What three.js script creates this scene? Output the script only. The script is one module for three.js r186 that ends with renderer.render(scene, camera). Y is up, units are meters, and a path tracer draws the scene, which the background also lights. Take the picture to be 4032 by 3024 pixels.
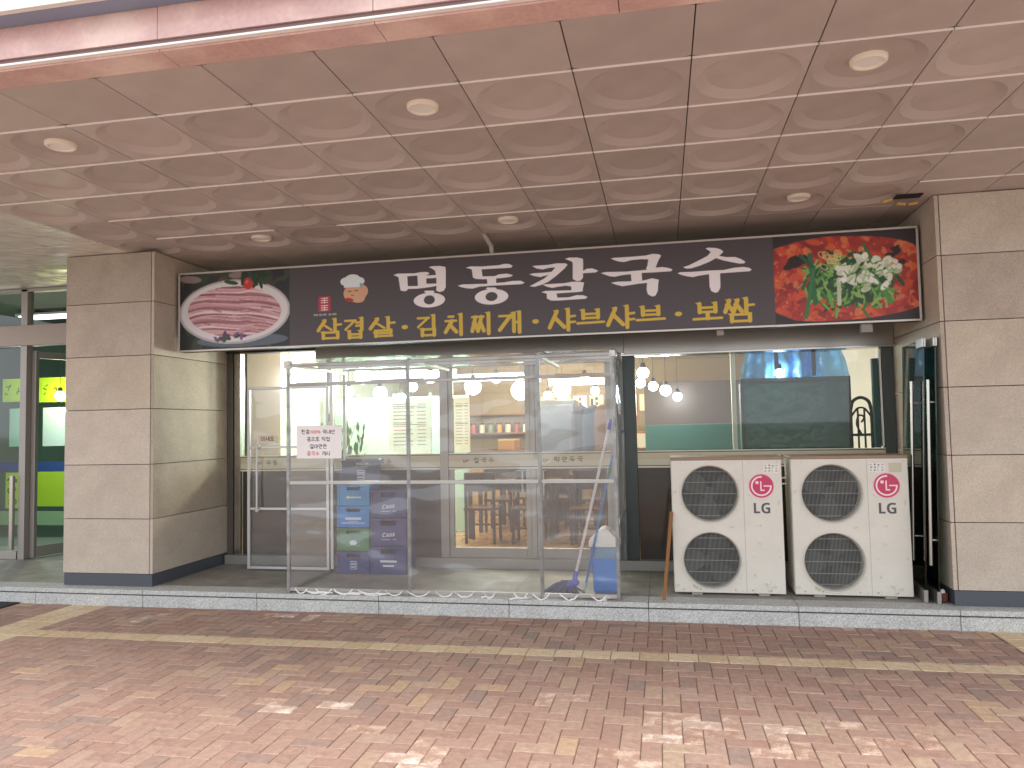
import * as THREE from 'three';
import { mergeGeometries, toCreasedNormals } from 'three/addons/utils/BufferGeometryUtils.js';
import { RoundedBoxGeometry } from 'three/addons/geometries/RoundedBoxGeometry.js';
import { ImprovedNoise } from 'three/addons/math/ImprovedNoise.js';
import { RectAreaLightUniformsLib } from 'three/addons/lights/RectAreaLightUniformsLib.js';
RectAreaLightUniformsLib.init();

// ------------------------------------------------------------------ camera, sky, sun, exposure
const scene = new THREE.Scene();
const camera = new THREE.PerspectiveCamera(53.57, 1024 / 768, 0.05, 3000);
camera.position.set(0.3701, 1.47, 6.5864);
camera.rotation.order = 'YXZ';
camera.rotation.set(0.0559, 0.194, -0.0199);
camera.updateMatrixWorld(true);

const renderer = new THREE.WebGLRenderer({ antialias: true });
renderer.setSize(1024, 768);
renderer.shadowMap.enabled = true;
renderer.toneMapping = THREE.LinearToneMapping;
renderer.toneMappingExposure = 1.95;

{ // a bright overcast evening sky, a little warm
  const W = 128, H = 64, d = new Float32Array(W * H * 4);
  for (let j = 0; j < H; j++) {
    const up = Math.sin(((j + 0.5) / H - 0.5) * Math.PI), t = Math.max(0, up);
    const L = 1.14 * (1 - 0.36 * t);
    for (let i = 0; i < W; i++) d.set([L * (0.965 - 0.03 * t), L * 0.99, L * (1.05 + 0.03 * t), 1], (j * W + i) * 4);
  }
  const sky = new THREE.DataTexture(d, W, H, THREE.RGBAFormat, THREE.FloatType);
  sky.mapping = THREE.EquirectangularReflectionMapping; sky.magFilter = THREE.LinearFilter; sky.minFilter = THREE.LinearFilter;
  sky.needsUpdate = true;
  scene.background = sky; scene.environment = sky;
}
const sun = new THREE.DirectionalLight(0xfff6ee, 1.5);
sun.position.set(2.5, 14, 6); sun.target.position.set(0, 0, 0);
sun.castShadow = true; sun.shadow.radius = 46; sun.shadow.mapSize.set(2048, 2048);
Object.assign(sun.shadow.camera, { left: -14, right: 14, top: 14, bottom: -14, near: 0.5, far: 60 });
sun.name = 'sun_light'; sun.target.name = 'sun_target';
scene.add(sun, sun.target);

// ------------------------------------------------------------------ helpers
const rng = (s) => () => { s = (s + 0x6d2b79f5) | 0; let t = Math.imul(s ^ (s >>> 15), 1 | s); t = (t + Math.imul(t ^ (t >>> 7), 61 | t)) ^ t; return ((t ^ (t >>> 14)) >>> 0) / 4294967296; };
const perlin = new ImprovedNoise();
const N = (x, y, z = 0) => perlin.noise(x, y, z);
const fbm = (x, y, z = 0, o = 4) => { let a = 0, w = 1; for (let i = 0; i < o; i++) { a += w * N(x, y, z); x *= 2.03; y *= 2.03; w *= 0.5; } return a; };
const mix = (a, b, t) => a + (b - a) * t;
const clamp = (x, a = 0, b = 1) => Math.min(b, Math.max(a, x));
const smooth = (a, b, x) => { const t = clamp((x - a) / (b - a)); return t * t * (3 - 2 * t); };
const taken = new Map();
function numbered(name) { const n = taken.get(name) ?? 0; taken.set(name, n + 1); return n ? name + '_' + String(n).padStart(3, '0') : name; }
function thing(name, label, category, pos = [0, 0, 0], turn = 0, group) {
  const o = new THREE.Group(); o.name = numbered(name); o.position.set(...pos); o.rotation.y = turn;
  o.userData = { label, category }; if (group) o.userData.group = group;
  scene.add(o); return o;
}
function structure(name, label) { const o = new THREE.Group(); o.name = numbered(name); o.userData = { kind: 'structure', label }; scene.add(o); return o; }
const inWorld = new Map(); // things whose parts are written in world coordinates
function base(name, label, category, pos, group) { const o = thing(name, label, category, pos, 0, group); inWorld.set(o, pos); return o; }
function part(parent, name, geo, mat, extra) {
  let m = Array.isArray(geo) ? mergeGeometries(geo.map((g) => (g.index ? g.toNonIndexed() : g)).map(strip)) : geo;
  const at = inWorld.get(parent); if (at) m = m.translate(-at[0], -at[1], -at[2]);
  m = new THREE.Mesh(m, mat); if (at) inWorld.set(m, at);
  m.name = name; m.castShadow = m.receiveShadow = true; if (extra) Object.assign(m.userData, extra);
  parent.add(m); return m;
}
function strip(g) { for (const k of Object.keys(g.attributes)) if (!['position', 'normal', 'uv', 'color'].includes(k)) g.deleteAttribute(k); return g; }
function copyOf(root, pos, turn, label) { const r = root.clone(); r.name = numbered(root.name.replace(/_\d\d\d$/, '')); r.position.set(...pos); r.rotation.y = turn; r.userData = { ...root.userData, label }; scene.add(r); return r; }
// a box with uv in metres; r > 0 rounds the edges
function bx(w, h, d, x = 0, y = 0, z = 0, r = 0, rot) {
  const g = r > 0 ? new RoundedBoxGeometry(w, h, d, 2, Math.min(r, w / 2.05, h / 2.05, d / 2.05)) : new THREE.BoxGeometry(w, h, d);
  const p = g.attributes.position, n = g.attributes.normal, uv = g.attributes.uv;
  for (let i = 0; i < p.count; i++) {
    const ax = Math.abs(n.getX(i)), ay = Math.abs(n.getY(i)), az = Math.abs(n.getZ(i));
    if (ax >= ay && ax >= az) uv.setXY(i, p.getZ(i) + z, p.getY(i) + y);
    else if (ay >= az) uv.setXY(i, p.getX(i) + x, p.getZ(i) + z);
    else uv.setXY(i, p.getX(i) + x, p.getY(i) + y);
  }
  if (rot) g.applyMatrix4(new THREE.Matrix4().makeRotationFromEuler(new THREE.Euler(...rot)));
  return g.translate(x, y, z);
}
function cyl(r0, r1, h, x, y, z, seg = 20, rot) { const g = new THREE.CylinderGeometry(r0, r1, h, seg); if (rot) g.applyMatrix4(new THREE.Matrix4().makeRotationFromEuler(new THREE.Euler(...rot))); return g.translate(x, y, z); }
function rod(a, b, r, seg = 10, r2 = r) { // a round bar from a to b
  const A = new THREE.Vector3(...a), B = new THREE.Vector3(...b), d = B.clone().sub(A), g = new THREE.CylinderGeometry(r2, r, d.length(), seg);
  g.applyQuaternion(new THREE.Quaternion().setFromUnitVectors(new THREE.Vector3(0, 1, 0), d.clone().normalize()));
  return g.translate(...A.add(B).multiplyScalar(0.5).toArray());
}
function sheet(w, h, x, y, z, rx = 0, ry = 0) { const g = new THREE.PlaneGeometry(w, h); if (rx) g.rotateX(rx); if (ry) g.rotateY(ry); return g.translate(x, y, z); }
function tube(pts, r, seg = 24, rad = 6) { return new THREE.TubeGeometry(new THREE.CatmullRomCurve3(pts.map((p) => new THREE.Vector3(...p))), seg, r, rad); }
function noiseMap(size, f, srgb = true) { // f(u, v) -> [r, g, b] 0..255 or a number
  const d = new Uint8Array(size * size * 4);
  for (let j = 0; j < size; j++) for (let i = 0; i < size; i++) {
    const c = f(i / size, j / size), o = (j * size + i) * 4;
    if (typeof c === 'number') d.fill(clamp(c, 0, 255), o, o + 3); else for (let k = 0; k < 3; k++) d[o + k] = clamp(c[k], 0, 255);
    d[o + 3] = 255;
  }
  const t = new THREE.DataTexture(d, size, size); t.wrapS = t.wrapT = THREE.RepeatWrapping; t.magFilter = THREE.LinearFilter; t.minFilter = THREE.LinearMipmapLinearFilter; t.generateMipmaps = true;
  if (srgb) t.colorSpace = THREE.SRGBColorSpace; t.needsUpdate = true; return t;
}
// noise that tiles over the unit square
function tiled(u, v, s, seed, o = 4) {
  const f = (x, y) => fbm(x * s, y * s, seed, o), a = f(u, v), b = f(u - 1, v), c = f(u, v - 1), d = f(u - 1, v - 1);
  return (a * (1 - u) + b * u) * (1 - v) + (c * (1 - u) + d * u) * v;
}
const rep = (t, s) => { t.repeat.set(1 / s, 1 / s); return t; };
function canvasTex(w, h, draw) { const c = document.createElement('canvas'); c.width = w; c.height = h; const g = c.getContext('2d'); draw(g, w, h); const t = new THREE.CanvasTexture(c); t.colorSpace = THREE.SRGBColorSpace; t.anisotropy = 8; return t; }
const std = (color, roughness = 0.7, o = {}) => new THREE.MeshStandardMaterial({ color, roughness, ...o });
const phys = (color, roughness = 0.1, o = {}) => new THREE.MeshPhysicalMaterial({ color, roughness, ...o });

// ------------------------------------------------------------------ Hangul drawn in strokes
const JL = 'ㄱㄲㄴㄷㄸㄹㅁㅂㅃㅅㅆㅇㅈㅉㅊㅋㅌㅍㅎ', JV = 'ㅏㅐㅑㅒㅓㅔㅕㅖㅗㅘㅙㅚㅛㅜㅝㅞㅟㅠㅡㅢㅣ', JT = ' ㄱㄲㄳㄴㄵㄶㄷㄹㄺㄻㄼㄽㄾㄿㅀㅁㅂㅄㅅㅆㅇㅈㅊㅋㅌㅍㅎ';
const SIOT = [[0.52, 0, 0.02, 1], [0.42, 0.42, 1, 1]], JIEUT = [[0.02, 0.1, 0.98, 0.1], [0.6, 0.1, 0.02, 1], [0.5, 0.5, 1, 1]];
const CONS = {
  'ㄱ': [[0, 0.1, 1, 0.1], [0.96, 0.1, 0.8, 1]], 'ㄴ': [[0.05, 0, 0.05, 0.9], [0.05, 0.9, 1, 0.9]], 'ㄷ': [[0, 0.08, 1, 0.08], [0.06, 0.08, 0.06, 0.92], [0.06, 0.92, 1, 0.92]],
  'ㄹ': [[0, 0.06, 0.95, 0.06], [0.92, 0.06, 0.92, 0.48], [0.04, 0.48, 0.95, 0.48], [0.06, 0.48, 0.06, 0.94], [0.06, 0.94, 1, 0.94]],
  'ㅁ': [[0.06, 0.06, 0.06, 0.95], [0.06, 0.06, 0.94, 0.06], [0.94, 0.06, 0.94, 0.95], [0.06, 0.95, 0.94, 0.95]],
  'ㅂ': [[0.06, 0, 0.06, 0.95], [0.94, 0, 0.94, 0.95], [0.06, 0.45, 0.94, 0.45], [0.06, 0.95, 0.94, 0.95]],
  'ㅅ': SIOT, 'ㅈ': JIEUT, 'ㅊ': [[0.3, 0, 0.75, 0], ...JIEUT.map(([a, b, c, d]) => [a, 0.2 + b * 0.8, c, 0.2 + d * 0.8])],
  'ㅋ': [[0, 0.1, 1, 0.1], [0.96, 0.1, 0.8, 1], [0, 0.5, 0.9, 0.48]], 'ㅌ': [[0, 0.06, 1, 0.06], [0.06, 0.06, 0.06, 0.94], [0.06, 0.5, 0.95, 0.5], [0.06, 0.94, 1, 0.94]],
  'ㅍ': [[0, 0.08, 1, 0.08], [0.32, 0.1, 0.35, 0.9], [0.68, 0.1, 0.65, 0.9], [0, 0.92, 1, 0.92]], 'ㅎ': [[0.3, 0, 0.7, 0], [0.02, 0.22, 0.98, 0.22], ['o', 0.5, 0.68, 0.36, 0.3]], 'ㅇ': [['o', 0.5, 0.52, 0.46, 0.46]],
};
const halves = (k) => [...CONS[k].map(([a, b, c, d]) => [a * 0.5, b, c * 0.5, d]), ...CONS[k].map(([a, b, c, d]) => [0.5 + a * 0.5, b, 0.5 + c * 0.5, d])];
for (const [k, s] of [['ㄲ', 'ㄱ'], ['ㄸ', 'ㄷ'], ['ㅃ', 'ㅂ'], ['ㅆ', 'ㅅ'], ['ㅉ', 'ㅈ']]) CONS[k] = halves(s);
const lean = (k) => (k === 'ㄱ' || k === 'ㅋ' ? CONS[k].map((s) => (s[0] === 0.96 ? [0.93, 0.1, 0.02, 1] : s)) : CONS[k]);
const VERT = { 'ㅏ': [[0.4, 0, 0.4, 1], [0.4, 0.5, 1, 0.46]], 'ㅑ': [[0.4, 0, 0.4, 1], [0.4, 0.36, 1, 0.33], [0.4, 0.64, 1, 0.62]], 'ㅓ': [[0.8, 0, 0.8, 1], [0.1, 0.5, 0.8, 0.5]], 'ㅕ': [[0.8, 0, 0.8, 1], [0.1, 0.36, 0.8, 0.34], [0.1, 0.64, 0.8, 0.62]], 'ㅣ': [[0.6, 0, 0.6, 1]], 'ㅐ': [[0.3, 0.04, 0.3, 0.95], [0.9, 0, 0.9, 1], [0.3, 0.5, 0.9, 0.48]], 'ㅔ': [[0.45, 0.04, 0.45, 0.95], [0.9, 0, 0.9, 1], [0.05, 0.5, 0.45, 0.5]] };
const HORZ = { 'ㅗ': [[0.5, 0, 0.5, 0.7], [0, 0.75, 1, 0.7]], 'ㅛ': [[0.35, 0, 0.35, 0.7], [0.65, 0, 0.65, 0.7], [0, 0.75, 1, 0.7]], 'ㅜ': [[0, 0.2, 1, 0.15], [0.52, 0.2, 0.52, 1]], 'ㅠ': [[0, 0.2, 1, 0.15], [0.35, 0.2, 0.35, 1], [0.65, 0.2, 0.65, 1]], 'ㅡ': [[0, 0.55, 1, 0.48]] };
function syllable(ch) { // strokes in the unit square
  const c = ch.charCodeAt(0) - 0xac00, l = JL[Math.floor(c / 588)], v = JV[Math.floor((c % 588) / 28)], t = JT[c % 28].trim(), out = [];
  const put = (list, x, y, w, h) => { for (const s of list) out.push(s[0] === 'o' ? ['o', x + s[1] * w, y + s[2] * h, s[3] * w, s[4] * h] : [x + s[0] * w, y + s[1] * h, x + s[2] * w, y + s[3] * h]); };
  const H = t ? 0.58 : 1;
  if (v === 'ㅢ') { put(lean(l), 0.04, 0, 0.5, H * 0.52); put(HORZ['ㅡ'], 0, H * 0.56, 0.62, H * 0.44); put(VERT['ㅣ'], 0.6, 0, 0.38, H); } else if (VERT[v]) { put(lean(l), 0.02, 0.08 * H, 0.56, H * (t ? 0.86 : 0.78)); put(VERT[v], 0.56, 0, 0.42, H); } else { put(CONS[l], 0.18, 0.02, 0.64, H * 0.5); put(HORZ[v], 0, H * 0.56, 1, H * 0.44); }
  if (t) put(CONS[t], 0.2, 0.66, 0.68, 0.33);
  return out;
}
function hangul(g, ch, x, y, w, h, lw, brush = false) {
  g.lineWidth = lw; g.lineCap = brush ? 'round' : 'butt'; g.lineJoin = 'round';
  for (const s of syllable(ch)) {
    g.beginPath();
    if (s[0] === 'o') { g.ellipse(x + s[1] * w, y + s[2] * h, s[3] * w, s[4] * h, 0, 0, 7); g.stroke(); continue; }
    const X0 = x + s[0] * w, Y0 = y + s[1] * h, X1 = x + s[2] * w, Y1 = y + s[3] * h;
    if (!brush) { g.moveTo(X0, Y0); g.lineTo(X1, Y1); g.stroke(); continue; }
    const steep = Math.abs(Y1 - Y0) > Math.abs(X1 - X0), k = steep ? 1.15 : 0.72; // brush: heavy downstrokes with a hooked head, thin level strokes
    g.lineWidth = lw * k; g.moveTo(X0, Y0); g.lineTo(X1, Y1); g.stroke();
    if (steep) { g.beginPath(); g.moveTo(X0 - lw * 1.15, Y0 - lw * 0.35); g.lineTo(X0 + lw * 0.55, Y0 - lw * 0.5); g.lineTo(X0 + lw * 0.3, Y0 + lw * 0.9); g.closePath(); g.fill(); }
  }
}
function line(g, text, x, y, s, lw, gap = 0.12, brush = false) { // one line of Hangul and Latin signs, left edge x, top y, size s
  for (const ch of text) {
    const c = ch.charCodeAt(0);
    if (c >= 0xac00 && c <= 0xd7a3) { hangul(g, ch, x, y, s, s, lw, brush); x += s * (1 + gap); } else if (ch === ' ') x += s * 0.5; else { g.font = 'bold ' + Math.round(s * 1.05) + 'px sans-serif'; g.textBaseline = 'top'; g.fillText(ch, x, y - s * 0.08); x += g.measureText(ch).width + s * 0.02; }
  }
  return x;
}
// ------------------------------------------------------------------ stone, brick, metal
const speckTex = (seed, base, amp, fine) => { const r = rng(seed); return noiseMap(256, (u, v) => { const a = tiled(u, v, 6, seed * 1.7) * amp, s = (r() - 0.5) * fine + (r() > 0.93 ? -fine * 0.9 : 0) + (r() > 0.95 ? fine * 0.6 : 0); return base.map((c) => c + a + s); }); };
const graniteTex = rep(speckTex(3, [190, 193, 190], 12, 62), 1.1);
const beigeTex = rep(speckTex(5, [224, 216, 204], 12, 28), 1.0);
const beigeTex2 = rep(speckTex(15, [222, 214, 203], 15, 28), 1.1);
const slabTex = rep(speckTex(7, [156, 154, 150], 26, 30), 1.3);
const stoneBump = rep(noiseMap(256, (u, v) => 128 + 90 * tiled(u, v, 40, 9, 3), false), 0.5);
const M = {
  granite: std(0xffffff, 0.75, { map: graniteTex, bumpMap: stoneBump, bumpScale: 0.0012 }),
  slab: std(0xf2efe9, 0.62, { map: slabTex, bumpMap: stoneBump, bumpScale: 0.0008 }),
  beige: [0xd8d4ce, 0xc8c3bb, 0xe2ded9, 0xd2ccc6, 0xdcd6cd].map((c, i) => std(c, 0.68, { map: i % 2 ? beigeTex2 : beigeTex, bumpMap: stoneBump, bumpScale: 0.0009 })),
  plinth: std(0x4e535b, 0.4), core: std(0x46413c, 0.9), joint: std(0x3d3833, 0.95),
  steel: std(0xb9b6b0, 0.22, { metalness: 0.95 }), steelDull: std(0xa19d97, 0.42, { metalness: 0.8 }),
  alu: std(0xc9cac9, 0.38, { metalness: 0.55 }), white: std(0xe4e2dc, 0.5), dark: std(0x2c2a28, 0.6), darker: std(0x1c1b1a, 0.7),
};
// ------------------------------------------------------------------ ground and brick pavement
const GY = -0.155;
{
  const g = structure('ground', 'ground under the pavement reaching to the horizon');
  part(g, 'ground_sheet', new THREE.PlaneGeometry(1600, 1600).rotateX(-Math.PI / 2).translate(0, GY - 0.03, 0), std(0xa39a92, 0.95));

  const pave = structure('pavement', 'red brown brick pavement in front of the shop with pale yellow brick bands');
  part(pave, 'mortar_bed', bx(17, 0.015, 6.9, -1, GY - 0.0175, 3.575), std(0x7d7067, 0.95));
  const r = rng(11), U = 0.1055, GAP = 0.0038;
  const brickTex = rep(noiseMap(256, (u, v) => { const a = tiled(u, v, 9, 2) * 26 + tiled(u, v, 46, 4, 2) * 26; return 230 + a; }), 0.37);
  const dustTex = rep(noiseMap(256, (u, v) => { const a = tiled(u, v, 5, 21, 5), t = smooth(-0.3, 0.5, a + tiled(u, v, 30, 23, 3) * 0.4), n = tiled(u, v, 40, 4, 2) * 24; return [mix(192, 240, t) + n, mix(170, 230, t) + n, mix(158, 220, t) + n]; }), 0.47);
  const brickBump = rep(noiseMap(256, (u, v) => 128 + 70 * tiled(u, v, 30, 6, 4), false), 0.3);
  const TONES = [0xc29a8a, 0xba9081, 0xc8a391, 0xb48a7c, 0xcba998, 0xa98a80, 0xbe9b8d, 0xd0af97, 0xa28b83, 0xd4b79c, 0xdcb994];
  const tone = (x, z) => { const k = r() + 0.35 * N(x * 0.9, z * 0.9, 3); return TONES[k < 0.2 ? 0 : k < 0.36 ? 1 : k < 0.5 ? 2 : k < 0.62 ? 3 : k < 0.7 ? 4 : k < 0.78 ? 5 : k < 0.87 ? 6 : k < 0.93 ? 7 : k < 0.98 ? 8 : r() < 0.6 ? 9 : 10]; };
  const common = { bumpMap: brickBump, bumpScale: 0.0016 };
  const calm = (c) => new THREE.Color(c).lerp(new THREE.Color(0xb59c8b), 0.42);
  const mats = new Map(TONES.map((c) => [c, std(calm(c), 0.82, { map: brickTex, ...common })]));
  const yellow = [0xeed6b2, 0xe8cea8, 0xf2dcba].map((c) => std(c, 0.82, { map: brickTex, ...common }));
  const dusty = [0xf6efe9, 0xe6d6cb, 0xdcc8bc].map((c) => std(c, 0.88, { map: dustTex, ...common }));
  // a paving brick: top face, bevel ring, sides; centred, top at 0
  function brickGeo(w, d, ou, ov) {
    const b = 0.0042, h = 0.02, P = [], UV = [], I = [];
    const ring = (x, z, y) => { const s = P.length / 3; for (const [a, c] of [[-1, -1], [1, -1], [1, 1], [-1, 1]]) { P.push(a * x, y, c * z); UV.push(a * x + ou, c * z + ov); } return s; };
    const q = (s, t) => { for (let i = 0; i < 4; i++) { const j = (i + 1) % 4; I.push(s + i, s + j, t + j, s + i, t + j, t + i); } };
    const top = ring(w / 2 - b, d / 2 - b, 0); I.push(top, top + 2, top + 1, top, top + 3, top + 2);
    q(ring(w / 2 - b, d / 2 - b, 0), ring(w / 2, d / 2, -b)); q(ring(w / 2, d / 2, -b), ring(w / 2, d / 2, -h));
    const g = new THREE.BufferGeometry(); g.setAttribute('position', new THREE.Float32BufferAttribute(P, 3)); g.setAttribute('uv', new THREE.Float32BufferAttribute(UV, 2));
    for (let i = 0; i < I.length; i += 3) { const t = I[i + 1]; I[i + 1] = I[i + 2]; I[i + 2] = t; } // outward winding
    for (let i = 0; i < 6; i += 3) { const t = I[i + 1]; I[i + 1] = I[i + 2]; I[i + 2] = t; }
    g.setIndex(I); const f = g.toNonIndexed(); f.computeVertexNormals();
    const n = f.attributes.normal; if (n.getY(0) < 0) for (let i = 0; i < 6; i++) n.setY(i, 1);
    return f;
  }
  const list = [];
  const FX = [[-9.2, -5.245], [-4.85, 2.77], [3.16, 7.2]], FZ = [[0.13, 0.995], [1.17, 6.9]];
  for (const [x0, x1] of FX) for (const [z0, z1] of FZ) {
    const nx = Math.ceil((x1 - x0) / U), nz = Math.ceil((z1 - z0) / U);
    for (let i = -1; i <= nx; i++) for (let j = -1; j <= nz; j++) {
      const k = (((i - j) % 4) + 4) % 4; let w = 0, d = 0;
      if (k === 0) { w = 2; d = 1; } else if (k === 3) { w = 1; d = 2; } else continue;
      const a = Math.max(x0, x0 + i * U), b = Math.min(x1, x0 + (i + w) * U), c = Math.max(z0, z0 + j * U), e = Math.min(z1, z0 + (j + d) * U);
      if (b - a < 0.025 || e - c < 0.025) continue;
      const x = (a + b) / 2, z = (c + e) / 2, white = N(x * 1.1 + 7, z * 1.6, 5) + 0.9 * Math.exp(-(((x - 0.7) / 0.9) ** 2) - ((z - 2.45) / 0.4) ** 2) + 0.4 * Math.exp(-(((x + 1.2) / 0.8) ** 2) - ((z - 2.9) / 0.35) ** 2);
      list.push({ x, z, w: b - a - GAP, d: e - c - GAP, full: b - a > w * U - 1e-6 && e - c > d * U - 1e-6, kind: r() < (white - 0.22) * 0.62 ? 'dusty' : 'red' });
    }
  }
  const band = (x0, x1, z0, z1, nx, nz) => { for (let i = 0; i < nx; i++) for (let j = 0; j < nz; j++) { const w = (x1 - x0) / nx, d = (z1 - z0) / nz; list.push({ x: x0 + (i + 0.5) * w, z: z0 + (j + 0.5) * d, w: w - GAP, d: d - GAP, full: false, kind: 'yellow' }); } };
  band(-5.245, -4.85, 0.13, 6.9, 2, 33); band(2.77, 3.16, 0.13, 6.9, 2, 33);
  for (const [x0, x1] of FX) band(x0, x1, 0.995, 1.17, Math.round((x1 - x0) / 0.2), 1);
  const v = new THREE.Vector3();
  for (const b of list) { v.set(b.x, GY, b.z); b.dist = v.distanceTo(camera.position); v.project(camera); b.seen = Math.abs(v.x) < 1.04 && Math.abs(v.y) < 1.05 && v.z < 1; }
  const near = list.filter((b) => b.seen && (b.full)).sort((a, b) => a.dist - b.dist).slice(0, 262);
  near.push(...list.filter((b) => b.seen && b.kind === 'yellow').sort((a, b) => a.dist - b.dist).slice(0, 38));
  const single = new Set(near), shared = new Map();
  const geoOf = (w, d) => { const key = w.toFixed(4) + '/' + d.toFixed(4); if (!shared.has(key)) shared.set(key, [0, 1, 2, 3, 4, 5].map((i) => brickGeo(w, d, i * 0.137 + 0.05, i * 0.291))); return shared.get(key)[Math.floor(r() * 6)]; };
  const rest = { red: [], yellow: [], dusty: [] };
  for (const b of list) {
    const y = GY + (r() - 0.5) * 0.004, tx = (r() - 0.5) * 0.016, tz = (r() - 0.5) * 0.014, g = geoOf(b.w, b.d);
    const m = b.kind === 'red' ? mats.get(tone(b.x, b.z)) : b.kind === 'yellow' ? yellow[Math.floor(r() * 3)] : dusty[Math.floor(r() * 3)];
    if (single.has(b)) { const o = part(pave, b.kind === 'yellow' ? 'yellow_brick' : 'brick', g, m); o.position.set(b.x, y, b.z); o.rotation.set(tx, 0, tz); } else {
      const c = g.clone().applyMatrix4(new THREE.Matrix4().makeRotationFromEuler(new THREE.Euler(tx, 0, tz)).setPosition(b.x, y, b.z)), n = c.attributes.position.count, col = new Float32Array(n * 3);
      for (let i = 0; i < n; i++) m.color.toArray(col, i * 3);
      c.setAttribute('color', new THREE.BufferAttribute(col, 3)); rest[b.kind].push(c);
    }
  }
  part(pave, 'far_bricks', mergeGeometries([...rest.red, ...rest.yellow]), std(0xffffff, 0.82, { map: brickTex, vertexColors: true, ...common }), { kind: 'stuff' });
  part(pave, 'far_dusty_bricks', mergeGeometries(rest.dusty), std(0xffffff, 0.88, { map: dustTex, vertexColors: true, ...common }), { kind: 'stuff' });
}
// ------------------------------------------------------------------ terrace floor and kerb
{
  const t = structure('terrace_floor', 'raised grey stone floor between the pillars');
  part(t, 'bedding', bx(17, 0.12, 1.62, -1, -0.09, -0.71), M.joint);
  const k = structure('kerb', 'low grey granite kerb with a thin groove under its rounded nosing');
  const X0 = -9.18, L = 1.174;
  for (let i = 0; i < 14; i++) {
    const x = X0 + i * L;
    part(k, 'nosing_stone', bx(L - 0.004, 0.042, 0.24, x + L / 2, -0.021, 0.022, 0.005), M.granite);
    part(k, 'kerb_stone', bx(L - 0.005, 0.112, 0.2, x + L / 2, -0.109, 0.037, 0.003), M.granite);
    for (let j = 0; j < 2; j++) part(t, 'floor_slab', bx(L - 0.003, 0.04, 0.62 - 0.003, x + L / 2, -0.0205, -0.401 - j * 0.62), M.slab);
  }
}
// ------------------------------------------------------------------ canopy ceiling of pressed metal pans
const CH = 3.27;
{
  const c = structure('canopy_ceiling', 'brownish pink ceiling of square metal pans with round pressed dishes');
  part(c, 'slab', bx(17, 0.5, 4.64, -1, 3.58, 1.0), std(0x6d635c, 0.9));
  const paint = rep(noiseMap(128, (u, v) => { const a = tiled(u, v, 5, 31) * 10; return [232 + a, 225 + a, 220 + a]; }), 1.3);
  const pm = [0xd2cac8, 0xccc4c2, 0xd7cfcd].map((k) => std(k, 0.5, { metalness: 0, map: paint }));
  const glossy = std(0xe0dad2, 0.26, { metalness: 0.1, bumpMap: rep(noiseMap(128, (u, v) => 128 + 110 * tiled(u, v, 4, 37, 2), false), 0.8), bumpScale: 0.03 });
  const PX = 0.5918, XS = -1.2095, ZR = [-1.33, -0.837, -0.227, 0.4, 1.025, 1.639, 2.236, 2.827, 3.315];
  function pan(w, d, dish) { // seen from below; the round dish is pressed upwards
    const P = [], I = [], n = 48, gap = 0.003, hw = w / 2 - gap, hd = d / 2 - gap, R = [[0.266, 0], [0.262, 0.002], [0.213, 0.029], [0.209, 0.031]];
    const ring = (f) => { const s = P.length / 3; for (let i = 0; i < n; i++) { const a = (i / n) * 2 * Math.PI; P.push(...f(Math.cos(a), Math.sin(a))); } return s; };
    const q = (s, t) => { for (let i = 0; i < n; i++) { const j = (i + 1) % n; I.push(s + i, s + j, t + j, s + i, t + j, t + i); } };
    const sq = (y, e) => (x, z) => { const k = Math.max(Math.abs(x) / (hw + e), Math.abs(z) / (hd + e)); return [x / k, y, z / k]; };
    const top = ring(sq(0.015, 0)), edge = ring(sq(0.002, 0)), low = ring(sq(0, -0.002)); q(top, edge); q(edge, low);
    let last = low;
    if (dish) for (const [rad, y] of R) { const t = ring((x, z) => [x * rad, y, z * rad]); q(last, t); last = t; }
    const mid = P.length / 3; P.push(0, dish ? 0.031 : 0, 0); for (let i = 0; i < n; i++) I.push(last + i, last + ((i + 1) % n), mid);
    const g = new THREE.BufferGeometry(); g.setAttribute('position', new THREE.Float32BufferAttribute(P, 3)); g.setIndex(I);
    const uv = []; for (let i = 0; i < P.length; i += 3) uv.push(P[i], P[i + 2]); g.setAttribute('uv', new THREE.Float32BufferAttribute(uv, 2));
    return toCreasedNormals(g, 0.28);
  }
  const geo = new Map(), r = rng(17), stripMat = std(0xfaf3ee, 0.3);
  for (let j = 0; j < ZR.length - 1; j++) {
    const z0 = ZR[j], z1 = ZR[j + 1], d = z1 - z0;
    for (let i = -12; i < 14; i++) {
      const x = XS + (i + 0.5) * PX, inDish = j >= 2 && j <= 6 && x > -4.6 && !(x > 2.35 && j <= 4);
      const key = d.toFixed(3) + inDish; if (!geo.has(key)) geo.set(key, pan(PX, d, inDish));
      const m = part(c, 'ceiling_pan', geo.get(key), x < -4.6 && z1 < 1.7 ? glossy : pm[Math.floor(r() * 3)]);
      m.position.set(x, CH + (r() - 0.5) * 0.0016, (z0 + z1) / 2); m.rotation.set((r() - 0.5) * 0.006, 0, (r() - 0.5) * 0.004);
    }
    if (j >= 2 && j < 7) for (let i = -6; i < 9; i++) { // bright edge strips between the rows
      if ((j < 4 && i < -5) || (j === 2 && r() < 0.3)) continue;
      part(c, 'edge_strip', bx(PX - 0.006, 0.011, 0.005, XS + (i + 0.5) * PX, CH - 0.003, z1 + (j === 7 ? -0.004 : 0)), stripMat);
    }
  }
}
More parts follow.
